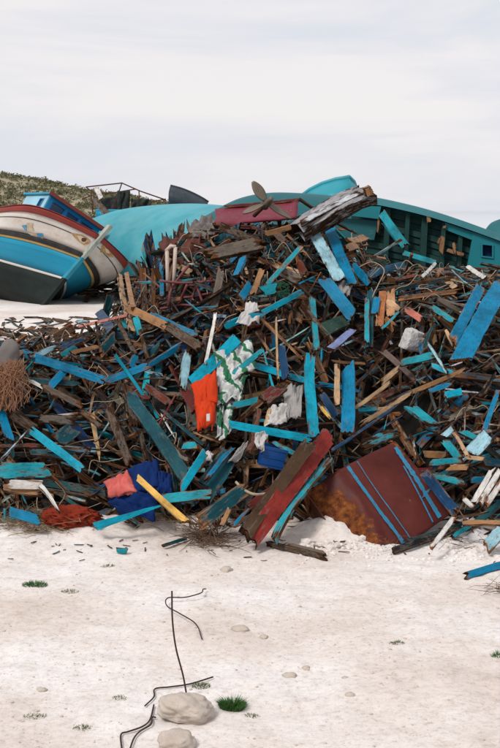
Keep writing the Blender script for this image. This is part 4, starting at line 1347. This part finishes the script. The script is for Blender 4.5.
# propeller
def propeller():
    c = at(267, 203, 13.5)
    root = empty('propeller', 'three bladed weathered ship propeller on top of the heap', 'propeller', c)
    ax = Vector((.35, -.8, .35)).normalized()
    MB().tube([c - ax * .07, c - ax * .04, c + ax * .05, c + ax * .10, c + ax * .13], .05, 12, .018).build('hub', M['prop'], root, True)
    MB().tube([c - ax * .07, c - ax * .35], .022, 8).build('shaft', M['rust'], root, True)
    X, Z = Vector((1, 0, 0)), Vector((0, 0, 1))
    for (du, dv), L, wd, face in (((-12.5, -18.5), .235, .125, Vector((.15, -1, .1))), ((21, 13.5), .27, .085, Vector((-.3, -.45, 1))), ((-19, 8), .24, .10, Vector((.1, -.7, .7)))):
        d = (X * du - Z * dv).normalized()
        w = face.cross(d).normalized(); nn = d.cross(w)
        v, f = [], []
        ns = 12
        for i in range(ns + 1):
            s = i / ns
            hw = wd * .5 * (math.sin(math.pi * (s * .86 + .10)) ** .7) * (1 - .15 * s)
            tw = .6 * (1 - s)
            for j in range(5):
                q = (j - 2) / 2 * hw
                v.append(c + d * (.03 + s * L) + w * q * math.cos(tw) + nn * (q * math.sin(tw) + .25 * (q * q) / wd))
        f = [(i * 5 + j, i * 5 + j + 1, (i + 1) * 5 + j + 1, (i + 1) * 5 + j) for i in range(ns) for j in range(4)]
        o = MB().add(v, f).build('blade', M['prop'], root, True)
        md = o.modifiers.new('thickness', 'SOLIDIFY'); md.thickness = .014; md.offset = 0
propeller()

# grey pipe
p0, p1 = at(219, 280, 13.0), at(239, 252, 13.3)
o = MB().tube([p0, p0.lerp(p1, .5), p1], .035, 12).build('pipe', M['pipe_grey'], None, True)
tag(o, 'short grey metal pipe sticking up below the crimson panel', 'pipe')

# crumpled rusty sheet and grey sheet
o = patch('crumpled_sheet', Q([(160, 245), (203, 238), (204, 268), (162, 266)], (13.6, 13.7, 13.3, 13.2)), coat('rusty_brown_sheet', (.10, .028, .018), .6, (.04, .015, .012), .7, 6), 20, 14, .16, 3, .09, .006, seed=4, aniso=1.1)
tag(o, 'crumpled rust brown sheet behind the white frame', 'sheet')
o = patch('crumpled_sheet', Q([(191, 224), (212, 217), (214, 238), (194, 240)], (13.9, 13.9, 13.6, 13.6)), M['cl_dull'], 30, 30, .10, 3.0, .05, .005, seed=9, aniso=1.2)
tag(o, 'crumpled grey sheet at the left end of the crimson panel', 'sheet')
# white bent frame
root = empty('metal_stand', 'peeling white bent frame standing left of the red tube frame', 'frame', at(171, 292, 12.9))
for pts in ([(167, 250), (168, 291)], [(175.5, 247), (173.5, 289)], [(166, 251), (171, 246), (176, 247)]):
    MB().tube([at(u, v, 12.9) for u, v in pts], .020, 6).build('bar', coat('peeling_white_bar', (.55, .46, .40), .6, (.2, .1, .06), .7, 9) if 'pwb' not in M else M['pwb'], root, True)
# red tube frame
root = empty('tube_frame', 'dull red tubular metal frame lying on the left shoulder of the heap', 'frame', at(190, 310, 12.8))
for pts in ([(160, 281), (185, 283), (214, 281)], [(159, 299), (190, 297), (221, 291)], [(168, 306), (172, 288), (189, 265)], [(160, 309), (185, 305), (219, 310)], [(190, 305), (197, 287), (209, 281), (217, 290), (210, 304)], [(178, 307), (187, 285)], [(197, 287), (204, 306)]):
    MB().tube(curve_pts([at(u, v, 12.75 + .1 * math.sin(u)) for u, v in pts], 4), .014, 6).build('tube', M['redmetal'], root, True)

# white rag and other rags
def rag(label, quads, mat, lift, fold=.05, name='rag', seed=0):
    pts = [pile(u, v, lift) for u, v in quads]
    o = patch(name, pts, mat, 26, 26, fold * .9, 2.6, .03, .005, seed=seed, aniso=.7)
    return tag(o, label, 'rag')
rag('crumpled white rag hanging over the long thin cyan strip', [(247, 303), (258, 306), (259, 325), (236, 326)], M['cl_white'], .28, .07, seed=2)
rag('white rag balled up above the long level cyan plank', [(272, 408), (287, 405), (288, 424), (265, 428)], M['cl_white'], .34, .08, seed=3)
rag('dirty white rag trailing below the long level cyan plank', [(254, 435), (265, 434), (264, 450), (257, 449)], M['cl_white'], .40, .06, seed=5)
rag('grey torn rag left of the rust orange plank', [(243, 443), (249, 441), (238, 462), (227, 464)], M['cl_grey'], .28, .05, seed=6)
rag('grey sheet draped at the right of the navy upright board', [(283, 390), (302, 383), (300, 418), (287, 420)], M['cl_grey'], .18, .07, seed=7)
rag('white scrap of cloth beside the steep cyan slat', [(207, 452), (212, 452), (212, 461), (207, 461)], M['cl_white'], .30, .02, seed=8)
rag('pale scrap of sheet beside the foot of the tall pale plank', [(336, 278), (352, 284), (350, 296), (340, 292)], M['cl_grey'], .3, .06, seed=18)
# striped cloth: two lengths
root = empty('striped_cloth', 'green and white striped cloth hanging down the middle of the heap', 'cloth', pile(232, 440, .2))
for quad, sd in (([(216, 357), (249, 346), (252, 372), (215, 388)], 1), ([(217, 384), (247, 376), (240, 400), (216, 406)], 2), ([(215, 402), (228, 402), (228, 437), (217, 438)], 3)):
    patch('fold', [pile(u, v, .30) for u, v in quad], M['cl_stripe'], 30, 30, .075, 3.4, .09, .005, root, seed=sd)
# life jacket
root = empty('life_jacket', 'bright orange life jacket hanging below the big cyan plank', 'life jacket', pile(205, 432, .3))
patch('back_pad', [pile(u, v, .36) for u, v in [(193, 387), (216, 372), (217, 405), (196, 408)]], M['cl_orange'], 26, 26, .045, 3, .03, .02, root, .04, 1)
patch('front_pad', [pile(u, v, .37) for u, v in [(196, 405), (214, 402), (214, 424), (198, 432)]], M['cl_orange'], 26, 26, .04, 3, .02, .02, root, .05, 2)
patch('label', [pile(u, v, .49) for u, v in [(206.5, 414), (210, 413.5), (210, 421), (206.5, 421.5)]], M['cl_white'], 4, 4, .0, 4, 0, .004, root)
MB().tube([pile(212, 405, .38), pile(213, 418, .38), pile(212, 431, .36)], .006, 5).build('strap', M['cl_orange'], root, True)
MB().tube([pile(196, 406, .37), pile(205, 405.5, .40), pile(215, 402, .38)], .006, 5).build('seam', M['cl_redbrown'], root, True)

# blue plastic crate
def crate():
    c = pile(272, 456, .22)
    root = empty('plastic_crate', 'blue plastic crate beneath the long level cyan plank', 'crate', c)
    w, h, d = .19, .17, .14
    rot = Matrix.Rotation(.25, 3, 'Y') @ Matrix.Rotation(.15, 3, 'Z')
    for nm, cc, s in (('side', (0, -d / 2, 0), (w, .012, h)), ('side', (0, d / 2, 0), (w, .012, h)), ('end', (-w / 2, 0, 0), (.012, d - .03, h)), ('end', (w / 2, 0, 0), (.012, d - .03, h)), ('bottom', (0, 0, -h / 2 + .008), (w - .03, d - .03, .012)),
                      ('rim', (0, -d / 2 - .009, h / 2 - .012), (w + .02, .006, .024)), ('rim', (0, -d / 2 - .009, -h / 2 + .03), (w + .02, .006, .014)), ('rim', (0, -d / 2 - .009, .0), (w + .02, .006, .010))):
        MB().box(c + rot @ Vector(cc), s, rot).build(nm, M['pl_blue'], root)
crate()
# pink and navy cloth
root = empty('padded_cloth', 'pink and navy padded cloth slumped at the foot of the heap behind the yellow plank', 'cloth', pile(140, 518, .1))
patch('pink_end', [pile(u, v, .28) for u, v in [(106, 484), (128, 472), (137, 494), (109, 497)]], M['cl_pink'], 28, 28, .05, 3, .03, .012, root, .045, 1)
patch('pink_flap', [pile(u, v, .27) for u, v in [(118, 490), (134, 486), (136, 495), (124, 495)]], M['cl_pink'], 10, 8, .02, 4, .02, .02, root, .02, 3)
patch('navy_top', [pile(u, v, .26) for u, v in [(128, 471), (156, 461), (161, 487), (135, 496)]], M['cl_navy'], 28, 28, .055, 3, .03, .012, root, .05, 2)
patch('navy_side', [pile(u, v, .24) for u, v in [(154, 473), (171, 474), (173, 495), (158, 494)]], M['cl_navy'], 24, 24, .06, 3, .04, .012, root, .03, 4)
patch('navy_base', [pile(u, v, .24) for u, v in [(108, 498), (158, 496), (156, 521), (118, 512)]], M['cl_navy'], 36, 24, .07, 4.2, .05, .01, root, .02, 5, .8)
# rusty red sack
o = blob('sack', ground(70, 529) + Vector((0, .1, .07)), (.20, .12, .085), M['cl_redbrown'], .42, 3.1, Matrix.Rotation(.08, 3, 'Y'), 5, True, None, 3.3, -.75)
tag(o, 'crumpled rusty red sacking among dry twigs at the left foot of the heap', 'sack')
# white crumpled box
c = pile(412, 340, .22)
o = blob('crumpled_box', c, (.085, .07, .10), M['cl_white'], .17, 1.1, Matrix.Rotation(.3, 3, 'Y') @ Matrix.Rotation(.5, 3, 'Z'), 4, False, None, 1.4, None, False, .85)
tag(o, 'crumpled white carton on the right of the heap', 'carton')
# torn orange fibreboard
root = empty('torn_fibreboard', 'torn orange fibreboard scraps standing right of the teal uprights', 'fibreboard', pile(386, 330, .1))
for (u0, v0, u1, v1, w, c_) in ((383, 291, 379, 327, 8, (.34, .13, .05)), (390, 289, 391, 318, 9, (.42, .22, .11)), (381, 318, 396, 330, 9, (.36, .16, .07)), (387, 300, 399, 311, 7, (.50, .31, .18)), (380, 300, 386, 312, 6, (.20, .08, .035))):
    hero('scrap', pile(u0, v0, .27), pile(u1, v1, .27), w * 12.6 / F, .02, c_, .36, parent=root, jag=.09)
# green net ball and white scrap
mb = MB()
c = pile(281, 290, .25)
for i in range(46):
    d0 = Vector((rs.gauss(0, 1), rs.gauss(0, .6), rs.gauss(0, .8))).normalized()
    d1 = Vector((rs.gauss(0, 1), rs.gauss(0, .6), rs.gauss(0, .8))).normalized()
    d2 = (d0 + d1).normalized()
    mb.tube(curve_pts([c + d0 * .085, c + d2 * .075, c + d1 * .085], 3), .0045, 4)
tag(mb.build('fishing_net', M['net'], None, True), 'small ball of green fishing net near the top of the heap', 'net')
M['fend'] = coat('scuffed_grey_rubber', (.17, .155, .15), .6, (.08, .06, .05), .8, 9, .08)
# grey fender with frayed hank of fibre at the left edge
o = blob('boat_fender', pile(9, 355, .42), (.095, .07, .15), M['fend'], .26, 1.5, Matrix.Rotation(.15, 3, 'Y'), 3, False, None, 2.2)
tag(o, 'dull grey boat fender above the hank of fibre at the left edge', 'fender')
mb = MB()
c = pile(14, 364, .50)
for i in range(460):
    p = c + Vector((rs.gauss(0, .045), rs.gauss(0, .03), rs.gauss(0, .02)))
    q = c + Vector((rs.gauss(0, .075), rs.gauss(-.03, .05), -rs.uniform(.12, .36)))
    q.y -= (c.z - q.z) * 1.2
    w_ = lambda k: Vector((rs.gauss(0, k), rs.gauss(-.02, k), rs.gauss(0, k * .6)))
    mb.tube(curve_pts([p, p.lerp(q, .25) + w_(.03), p.lerp(q, .5) + w_(.035) + Vector((0, -.03, 0)), p.lerp(q, .75) + w_(.035), q], 3), rs.uniform(.0018, .004), 3)
tag(mb.build('fibre_hank', M['fibre'], None, True), 'frayed hank of reddish rope fibre at the left edge of the heap', 'rope')
# tan hose
o = MB().tube(curve_pts([pile(u, v, .36) for u, v in ((236, 482), (243, 489), (253, 494), (264, 494), (273, 491))], 5), .011, 8).build('hose', M['rope'], None, True)
tag(o, 'curved length of tan hose left of the grey brown beam', 'hose')
# ropes tangled in the hollow on the right
for pts, lb in (([(357, 268), (372, 262), (384, 270), (378, 285), (372, 300), (377, 318)], 'pale frayed rope looping beside the orange fibreboard'), ([(262, 228), (263, 245), (266, 258), (272, 270)], 'thin dark cable hanging from the propeller'),
                ([(360, 468), (372, 450), (366, 440), (352, 452)], 'loop of brown cord above the brown metal panel'), ([(440, 432), (462, 415), (470, 400), (480, 392)], 'dark twisted branch like rope below the big blue pair')):
    o = MB().tube(curve_pts([pile(u, v, .3) for u, v in pts], 6), .005 if 'dark' not in lb else .006, 6).build('rope', M['rope'] if 'dark' not in lb else M['wire'], None, True)
    tag(o, lb, 'rope')

# ------------------------------------------------------------------ brown metal panel leaning at the foot
def metal_panel():
    root = empty('metal_sheet', 'large brown enamelled metal panel with worn blue stripes leaning at the foot of the heap', 'panel', ground(392, 556))
    A, B, Cc, D = at(395, 441, 10.85), at(453, 512, 10.35), at(393, 555, 9.98), at(341, 468, 10.55)
    E, Fp = at(306, 492, 10.5), at(352, 553, 10.05)
    def face(nm, a, b, c, d, mat, nu, nv, amp, parent, dish=0):
        v = []
        nr = (b - a).cross(d - a).normalized()
        if nr.y > 0: nr = -nr
        for j in range(nv + 1):
            for i in range(nu + 1):
                s, t = i / nu, j / nv
                p = a.lerp(b, s).lerp(d.lerp(c, s), t)
                w = amp * noise.noise(Vector((s * 2.2, t * 2.2, 7.7))) + .3 * amp * noise.noise(Vector((s * 6, t * 6, 1.7))) - dish * math.sin(math.pi * s) * math.sin(math.pi * t)
                edge = min(s, 1 - s, t, 1 - t)
                v.append(p + nr * w * (1 if edge > .01 else .4))
        o = MB().add(v, [(j * (nu + 1) + i, j * (nu + 1) + i + 1, (j + 1) * (nu + 1) + i + 1, (j + 1) * (nu + 1) + i) for j in range(nv) for i in range(nu)]).build(nm, mat, parent, True)
        md = o.modifiers.new('thickness', 'SOLIDIFY'); md.thickness = .012; md.offset = -1
        return o, nr, lambda s, t: a.lerp(b, s).lerp(d.lerp(c, s), t) + nr * (amp * noise.noise(Vector((s * 2.2, t * 2.2, 7.7))) + .3 * amp * noise.noise(Vector((s * 6, t * 6, 1.7))) + .022)
    nr = (A - D).cross(Cc - D).normalized()
    if nr.y > 0: nr = -nr
    def dent(s_, t_): return .018 * noise.noise(Vector((s_ * 2.2, t_ * 2.2, 7.7))) + .006 * noise.noise(Vector((s_ * 6, t_ * 6, 1.7)))
    def S(s_, t_): return D.lerp(A, s_).lerp(Cc.lerp(B, s_), t_) + nr * (dent(s_, t_) + .010)
    v, f, mi = [], [], []
    NU, NV = 40, 26
    for j in range(NV + 1):
        t = j / NV
        e_, d_, a_ = E.lerp(Fp, t), D.lerp(Cc, t), A.lerp(B, t)
        for i in range(NU + 1):
            q = i / NU * 2 - .75                       # -.75..0 skirt, 0..1.25 face
            k1, k2 = d_.lerp(e_, min(1, max(0, -q / .75))), d_.lerp(a_, min(1, max(0, q / 1.25)))
            p = k1 if q < 0 else k2
            if abs(q) < .10:                            # rolled edge
                w_ = (q + .10) / .20
                p = d_.lerp(e_, .10 / .75).lerp(d_, w_).lerp(d_.lerp(d_.lerp(a_, .10 / 1.25), w_), w_)
            s_ = q / 1.25
            v.append(p + nr * (dent(s_, t) * (1 if q > .1 else 2.2) - (.05 * math.sin(math.pi * t) * min(1, -q * 3) if q < 0 else 0)))
    f = [(j * (NU + 1) + i, j * (NU + 1) + i + 1, (j + 1) * (NU + 1) + i + 1, (j + 1) * (NU + 1) + i) for j in range(NV) for i in range(NU)]
    o = MB().add(v, f).build('skin', M['enamel'], root, True)
    at_ = o.data.attributes.new('rusting', 'FLOAT', 'POINT')
    vals = []
    for j in range(NV + 1):
        for i in range(NU + 1):
            q = i / NU * 2 - .75
            vals.append(max(-.25, min(1.0, .30 - q * 1.5 + .25 * (j / NV - .5))) if q < .5 else (-.1 if i < NU - 1 and 0 < j < NV else .3))
    at_.data.foreach_set('value', vals)
    md = o.modifiers.new('thickness', 'SOLIDIFY'); md.thickness = .008; md.offset = 0
    face('return', at(302, 500, 10.75), E, Fp, at(312, 540, 10.55), M['panel2'], 8, 12, .02, root)
    def stripe(nm, pts, w):
        v, f = [], []
        for k, (s, t) in enumerate(pts):
            ww = w * (1 + .5 * noise.noise(Vector((k * .7, w * 50, 3))))
            v += [S(s - ww / 2, t) + nr * .004, S(s + ww / 2, t) + nr * .004]
        f = [(2 * i, 2 * i + 1, 2 * i + 3, 2 * i + 2) for i in range(len(pts) - 1)]
        MB().add(v, f).build(nm, M['stripe'], root)
    n = 28
    stripe('blue_stripe', [(lerp(.10, .20, k / n), lerp(.02, .97, k / n)) for k in range(n + 1)], .045)
    stripe('blue_stripe', [(lerp(.27, .31, k / n) , lerp(.02, .97, k / n)) for k in range(n + 1)], .012)
    stripe('blue_stripe', [(lerp(.93, .80, k / n), lerp(.07, .97, k / n)) for k in range(n + 1)], .06)
    stripe('blue_stripe', [(lerp(.84, .68, k / n) , lerp(.3, .97, k / n)) for k in range(n + 1)], .02)
    stripe('blue_stripe', [(lerp(.80, .92, k / n), lerp(.70, .66, k / n)) for k in range(n + 1)], .09)
metal_panel()
# timbers beneath it; the black and dark teal ones stand in for its shadow
for (u0, v0, u1, v1, w, ck, lab) in ((392, 555, 452, 536, 7, 'black', 'timber under the metal panel, coloured black for the shadow in the gap'), (405, 546, 470, 528, 5, 'dteal', 'dark teal timber standing in for shadow right of the metal panel'), (438, 534, 482, 534, 4, 'grey', 'grey splintered board on the sand right of the metal panel'), (452, 541, 476, 527, 5, 'turq', 'teal splinter rising right in the gap beside the metal panel')):
    hero('board', ground(u0, v0, .03), ground(u1, v1, .05), w * 10.2 / F, .03, C[ck], .42, lab, 'board', 'timbers of the wreckage heap')
for (u0, v0, u1, v1, w, ck, lab) in ((465, 579.5, 506, 567, 7, 'blue', 'blue plank lying alone on the sand at the right edge'), (266, 546, 328, 561, 6, 'brown', 'brown forked branch lying on the sand before the red plank'), (288, 548, 326, 557, 4, 'grey', 'grey stick beside the brown branch on the sand'),
                                     (163, 549, 186, 541.5, 3.5, 'dteal', 'small dark stick on the sand below the teal plank'), (116, 553, 128, 554.5, 5, 'turq', 'tiny turquoise scrap alone on the sand'), (0, 524, 24, 521, 4, 'turq', 'thin turquoise strip in the twigs at the left edge')):
    hero('stick' if 'stick' in lab else 'board', ground(u0, v0, .025), ground(u1, v1, .025), w * 10 / F, .03, C[ck], .36 if ck != 'brown' else .5, lab, 'stick' if 'stick' in lab or 'branch' in lab else 'board', 'timber on the sand')

# ------------------------------------------------------------------ brushwood and twigs at the foot
def brush(name, label, cu, cv, su, sv, num, ln, mat, up=.5, r0=.0035):
    mb = MB()
    for i in range(num):
        p = ground(rs.gauss(cu, su), rs.gauss(cv, sv), .01)
        a = rs.uniform(0, 6.28); e = rs.uniform(-.05, up)
        d = Vector((math.cos(a), math.sin(a) * .6, e)).normalized()
        L = ln * rs.uniform(.4, 1.2)
        pts = [p + Vector((0, 0, .015))]
        for k in range(3):
            d = (d + Vector((rs.gauss(0, .25), rs.gauss(0, .25), rs.gauss(-.05, .2)))).normalized()
            q = pts[-1] + d * L / 3
            q.z = max(q.z, gz(q.x, q.y) + .008)
            pts.append(q)
        mb.tube(pts, r0, 3, r0 * .4)
    o = mb.build(name, mat, None)
    return tag(o, label, None, None, 'stuff')
brush('brushwood', 'tangled dry brown brushwood at the foot below the dark teal beam', 208, 541, 9, 5, 170, .26, M['twig'], .7)
brush('dry_twigs', 'mat of dry straw and twigs along the left foot of the heap', 28, 522, 26, 7, 420, .24, M['straw'], .35, .003)
brush('dry_twigs', 'dry twigs under the cyan plank and navy cloth', 165, 520, 16, 5, 120, .18, M['straw'], .4, .003)
brush('dry_twigs', 'small dry root lying at the right edge of the sand', 500, 592, 7, 3, 40, .16, M['twig'], .3, .0025)
brush('dry_twigs', 'loose dry twigs along the right foot of the heap', 450, 543, 30, 5, 70, .14, M['twig'], .3, .0025)

# ------------------------------------------------------------------ behind: pipe frame with nets over the deck of another boat
root = empty('awning_frame', 'rusty pipe awning frame standing behind the wheelhouse of the fishing boat', 'frame', at(120, 214, 44))
Y0, Y1 = 44.0, 46.0
for pts, yy in (([(86, 187), (122, 183), (140, 191), (166, 200)], Y0), ([(122, 183), (112, 212)], Y0), ([(90, 193), (112, 193), (136, 189)], Y1), ([(82, 199), (96, 194), (86, 187)], Y0), ([(150, 202), (166, 199)], Y1), ([(91, 190), (93, 214)], Y1), ([(139, 190), (140, 214)], Y1), ([(165, 199), (166, 214)], Y0)):
    MB().tube([at(u, v, yy) for u, v in pts], .022, 6).build('pipe', M['rust'], root, True)
o = patch('hanging_net', Q([(118, 191), (130, 191), (129, 212), (117, 213)], (43.6,) * 4), M['tarp'], 16, 16, .12, 4, .05, .02, seed=3)
tag(o, 'dark net bundle hanging from the middle of the awning frame', 'net')
o = patch('hanging_net', Q([(131, 199), (151, 199.5), (150, 213), (131, 214)], (43.6,) * 4), M['tarp'], 20, 14, .12, 5, .05, .02, seed=6)
tag(o, 'wide olive net draped over the right of the awning frame', 'net')
o = patch('tarpaulin', Q([(101, 199), (119, 195), (119, 216), (101, 216)], (44.6,) * 4), M['blk'], 14, 12, .1, 4, .05, .02, seed=7)
tag(o, 'black tarpaulin hung in the left of the awning frame', 'tarpaulin')
# blue boat side below the nets
root = empty('boat_deck', 'bright blue boat side beneath the hanging nets behind the fishing boat', 'boat', at(125, 225, 43))
v = []
for i in range(9):
    u = lerp(96, 172, i / 8)
    for vv, yy in ((210.5, 43.0), (214, 42.9), (226, 43.0), (245, 43.3)): v.append(at(u, vv + .02 * (u - 96), yy))
o = MB().add(v, [(i * 4 + j, i * 4 + 4 + j, i * 4 + 5 + j, i * 4 + 1 + j) for i in range(8) for j in range(3)]).build('topside', M['bt_blue'], root, True)
md = o.modifiers.new('thickness', 'SOLIDIFY'); md.thickness = .06
MB().tube([at(lerp(96, 172, i / 8), 210.5 + .02 * (lerp(96, 172, i / 8) - 96), 42.95) for i in range(9)], .05, 6).build('gunwale', M['bt_roof'], root, True)
# leaning grey spar between boat and hull
hero('spar', at(93, 199, 41), at(127, 234, 39.5), 6.5 * 40 / F, .08, C['grey'], .52, 'stout grey brown spar leaning behind the bow of the fishing boat', 'spar', None)
hero('spar', at(96, 188, 42), at(102, 200, 41.5), 5 * 42 / F, .06, C['white'], .40, 'short off white post beside the awning frame', 'post', None)

# ------------------------------------------------------------------ foreground stones, wire, grass
rt = Matrix.Rotation(.14, 3, 'Y')
c = ground(186, 722)
o = blob('rock', c + Vector((0, .05, .052)), (.152, .12, .078), M['rock'], .24, 1.3, rt, 5, False, None, 6.4, -.60)
tag(o, 'largest pale limestone rock with the iron rod standing behind it', 'rock')
c = ground(176, 749)
o = blob('rock', c + Vector((0, .03, .02)), (.09, .08, .065), M['rock'], .25, 1.7, None, 4, False, None, 2.4, -.55)
tag(o, 'pale rock cut by the bottom edge below the largest rock', 'rock')
c = ground(240, 629)
o = blob('rock', c, (.055, .045, .022), M['rock'], .25, 1.7, None, 3, False, None, 8.4, -.5)
tag(o, 'flat white stone half sunk right of the bent wire', 'stone')
for k, (u, v, s, lb) in enumerate(((290, 676, .042, 'pale stone right of the green grass tuft'), (306, 668, .025, 'small white stone just above the pale one'), (350, 695, .030, 'flat brownish stone on the empty sand at right'), (345, 678, .02, 'little tan pebble above the flat brownish stone'), (226, 570, .05, 'buff stone on the sand below the brushwood'), (264, 637, .03, 'small pale stone right of the flat white stone'), (42, 690, .03, 'lone pale stone on the left sand'))):
    o = blob('stone', ground(u, v), (s, s * .8, s * .5), M['rock'], .28, 1.7, Matrix.Rotation(k, 3, 'Z'), 3, False, None, 3.1 * k, -.5)
    tag(o, lb, 'stone')
# pebbles
V, Fc = icosphere(1)
mb = MB()
for i in range(1500):
    if i < 700: u, v = rs.uniform(-10, 510), 545 + 205 * rs.random() ** 1.3
    else:
        cu, cv = rs.choice(((90, 580), (110, 640), (250, 640), (230, 610), (420, 590), (280, 600), (40, 720), (330, 560), (60, 650), (380, 640)))
        u, v = rs.gauss(cu, 42), rs.gauss(cv, 26)
    if v < 546 or v > 752: continue
    p = ground(u, v)
    s = min(.011, .0018 * math.exp(abs(rs.gauss(0, .8))))
    sx, sy, sz = s * rs.uniform(.7, 1.3), s * rs.uniform(.7, 1.3), s * rs.uniform(.4, .8)
    a = rs.uniform(0, 6)
    mb.add([p + Vector((q.x * sx * math.cos(a) - q.y * sy * math.sin(a), q.x * sx * math.sin(a) + q.y * sy * math.cos(a), q.z * sz + .3 * sz)) * 1.0 for q in V], Fc)
tag(mb.build('pebbles', coat('buff_pebbles', (.56, .48, .42), .6, (.30, .22, .17), .95, 30), None), 'small pebbles scattered over the pale sand', None, None, 'stuff')
mb = MB()
for i in range(420):                                   # sandy lumps turned up at the foot
    u = rs.uniform(300, 505); v = rs.gauss(551, 6) - (8 if 318 < u < 352 else 0)
    if 390 < u < 445 and v < 558: continue
    p = ground(u, v); s = .008 * math.exp(abs(rs.gauss(0, .7)))
    mb.add([p + Vector((q.x * s * 1.2, q.y * s, q.z * s * .8)) * (1) + Vector((noise.noise(q * 3 + p * 9), 0, noise.noise(q * 2 + p * 5))) * s * .4 for q in V], Fc)
tag(mb.build('sand_clods', M['sand'], None), 'clods of loose pale sand along the right foot of the heap', None, None, 'stuff')

fr = Frag()
for i in range(60):                                   # chips of timber dropped on the sand before the heap
    u, v = rs.uniform(-5, 505), 541 + abs(rs.gauss(0, 8))
    p = ground(u, v, .008); a = rs.uniform(0, 3.14)
    ck = rs.choice(('brown', 'brown', 'grey', 'raw', 'turq', 'tan', 'dteal', 'blue', 'black'))
    fr.add(board_geo(rs.uniform(.02, .10), rs.uniform(.004, .011), .005, vary(C[ck], rs), .40, rs, nseg=2, ncol=1), Matrix.Translation(p) @ frame(Vector((math.cos(a), math.sin(a), rs.gauss(0, .1))).normalized(), Vector((0, 0, 1))).to_4x4())
fr.build('timber_chips', 'small chips of timber dropped on the sand before the heap')

# iron rod and bent wires: pixel traces put where they stand (rod rooted behind the rock)
Yr = ground(187, 700).y
o = MB().tube(curve_pts([at(u, v, Yr) for u, v in ((172, 591), (172.5, 620), (176, 648), (183, 675), (187, 697))], 6), .0048, 7).build('iron_rod', M['wire'], None, True)
tag(o, 'rusty iron rod standing upright behind the largest rock', 'rod')
# curled wire lies on the sand behind the rod
o = MB().tube(curve_pts([ground(u, v, .012 + dz) for u, v, dz in ((202, 641, 0), (196, 629, .02), (180, 620, .03), (167, 612, .03), (168, 604, .03), (185, 602, .02), (201, 599, .03), (203, 594, .02), (206, 592, .01))], 6), .0040, 6).build('bent_wire', M['wire'], None, True)
tag(o, 'curled rusty wire lying on the sand behind the upright rod', 'wire')
o = MB().tube(curve_pts([ground(u, v, .012) for u, v in ((145, 708), (154, 699), (155, 691), (170, 689), (190, 686), (213, 679))], 5), .0044, 6).build('bent_wire', M['wire'], None, True)
tag(o, 'rusty wire running behind the top of the largest rock', 'wire')
o = MB().tube(curve_pts([ground(u, v, .012) for u, v in ((154, 707), (150, 722), (142, 729), (128, 734), (121, 737), (122, 752))], 5), .0044, 6).build('bent_wire', M['wire'], None, True)
tag(o, 'outer of two bent wires left of the largest rock', 'wire')
o = MB().tube(curve_pts([ground(u, v, .014) for u, v in ((156, 720), (152, 720), (151, 727), (140, 734), (134, 741), (130, 752))], 5), .0044, 6).build('bent_wire', M['wire'], None, True)
tag(o, 'inner of two bent wires left of the largest rock', 'wire')
def tuft(label, u, v, num, h, spread, mat):
    mb = MB(); c = ground(u, v)
    for i in range(num):
        a = rs.uniform(0, 6.28); d = rs.random() ** .5 * spread
        p = c + Vector((math.cos(a) * d, math.sin(a) * d * .7, 0)); p.z = gz(p.x, p.y) - .003
        hh = h * rs.uniform(.35, 1.1) * (1.15 - .6 * d / spread)
        q = p + Vector((math.cos(a) * hh * .6 + rs.gauss(0, hh * .35), math.sin(a) * hh * .6 + rs.gauss(0, hh * .35), hh))
        w = Vector((rs.gauss(0, 1), rs.gauss(0, 1), 0)).normalized() * .0017
        m_ = p.lerp(q, .55) + Vector((0, 0, hh * .10))
        mb.add([p - w, p + w, m_ + w * .8, m_ - w * .8, q], [(0, 1, 2, 3), (3, 2, 4)])
    o = mb.build('grass_tuft', mat, None)
    tag(o, label, 'grass')
tuft('bright green grass tuft right of the largest rock', 232, 709, 1500, .072, .062, M['grass'])
tuft('low green weed just right of the iron rod', 201, 687, 210, .028, .05, M['weed'])
tuft('dark green weed patch on the left sand', 35, 585, 520, .036, .085, M['grass'])
tuft('tiny weed below the dark green weed patch', 70, 592, 150, .022, .06, M['weed'])
tuft('green tuft cut by the right edge of the photo', 499, 656, 120, .04, .045, M['grass'])
tuft('thin weed on the empty sand at right of centre', 397, 643, 150, .02, .045, M['weed'])
tuft('sparse weed below the left weed patch near the bottom', 35, 717, 180, .018, .06, M['weed'])
tuft('faint weed left of the wires', 83, 728, 150, .02, .05, M['weed'])
tuft('faint weed at the right of the green grass tuft', 252, 716, 120, .018, .04, M['weed'])
tuft('tiny weed above the outer bent wire', 120, 698, 120, .016, .04, M['weed'])
tuft('tiny weed below the heap right of the sack', 108, 566, 120, .02, .05, M['weed'])
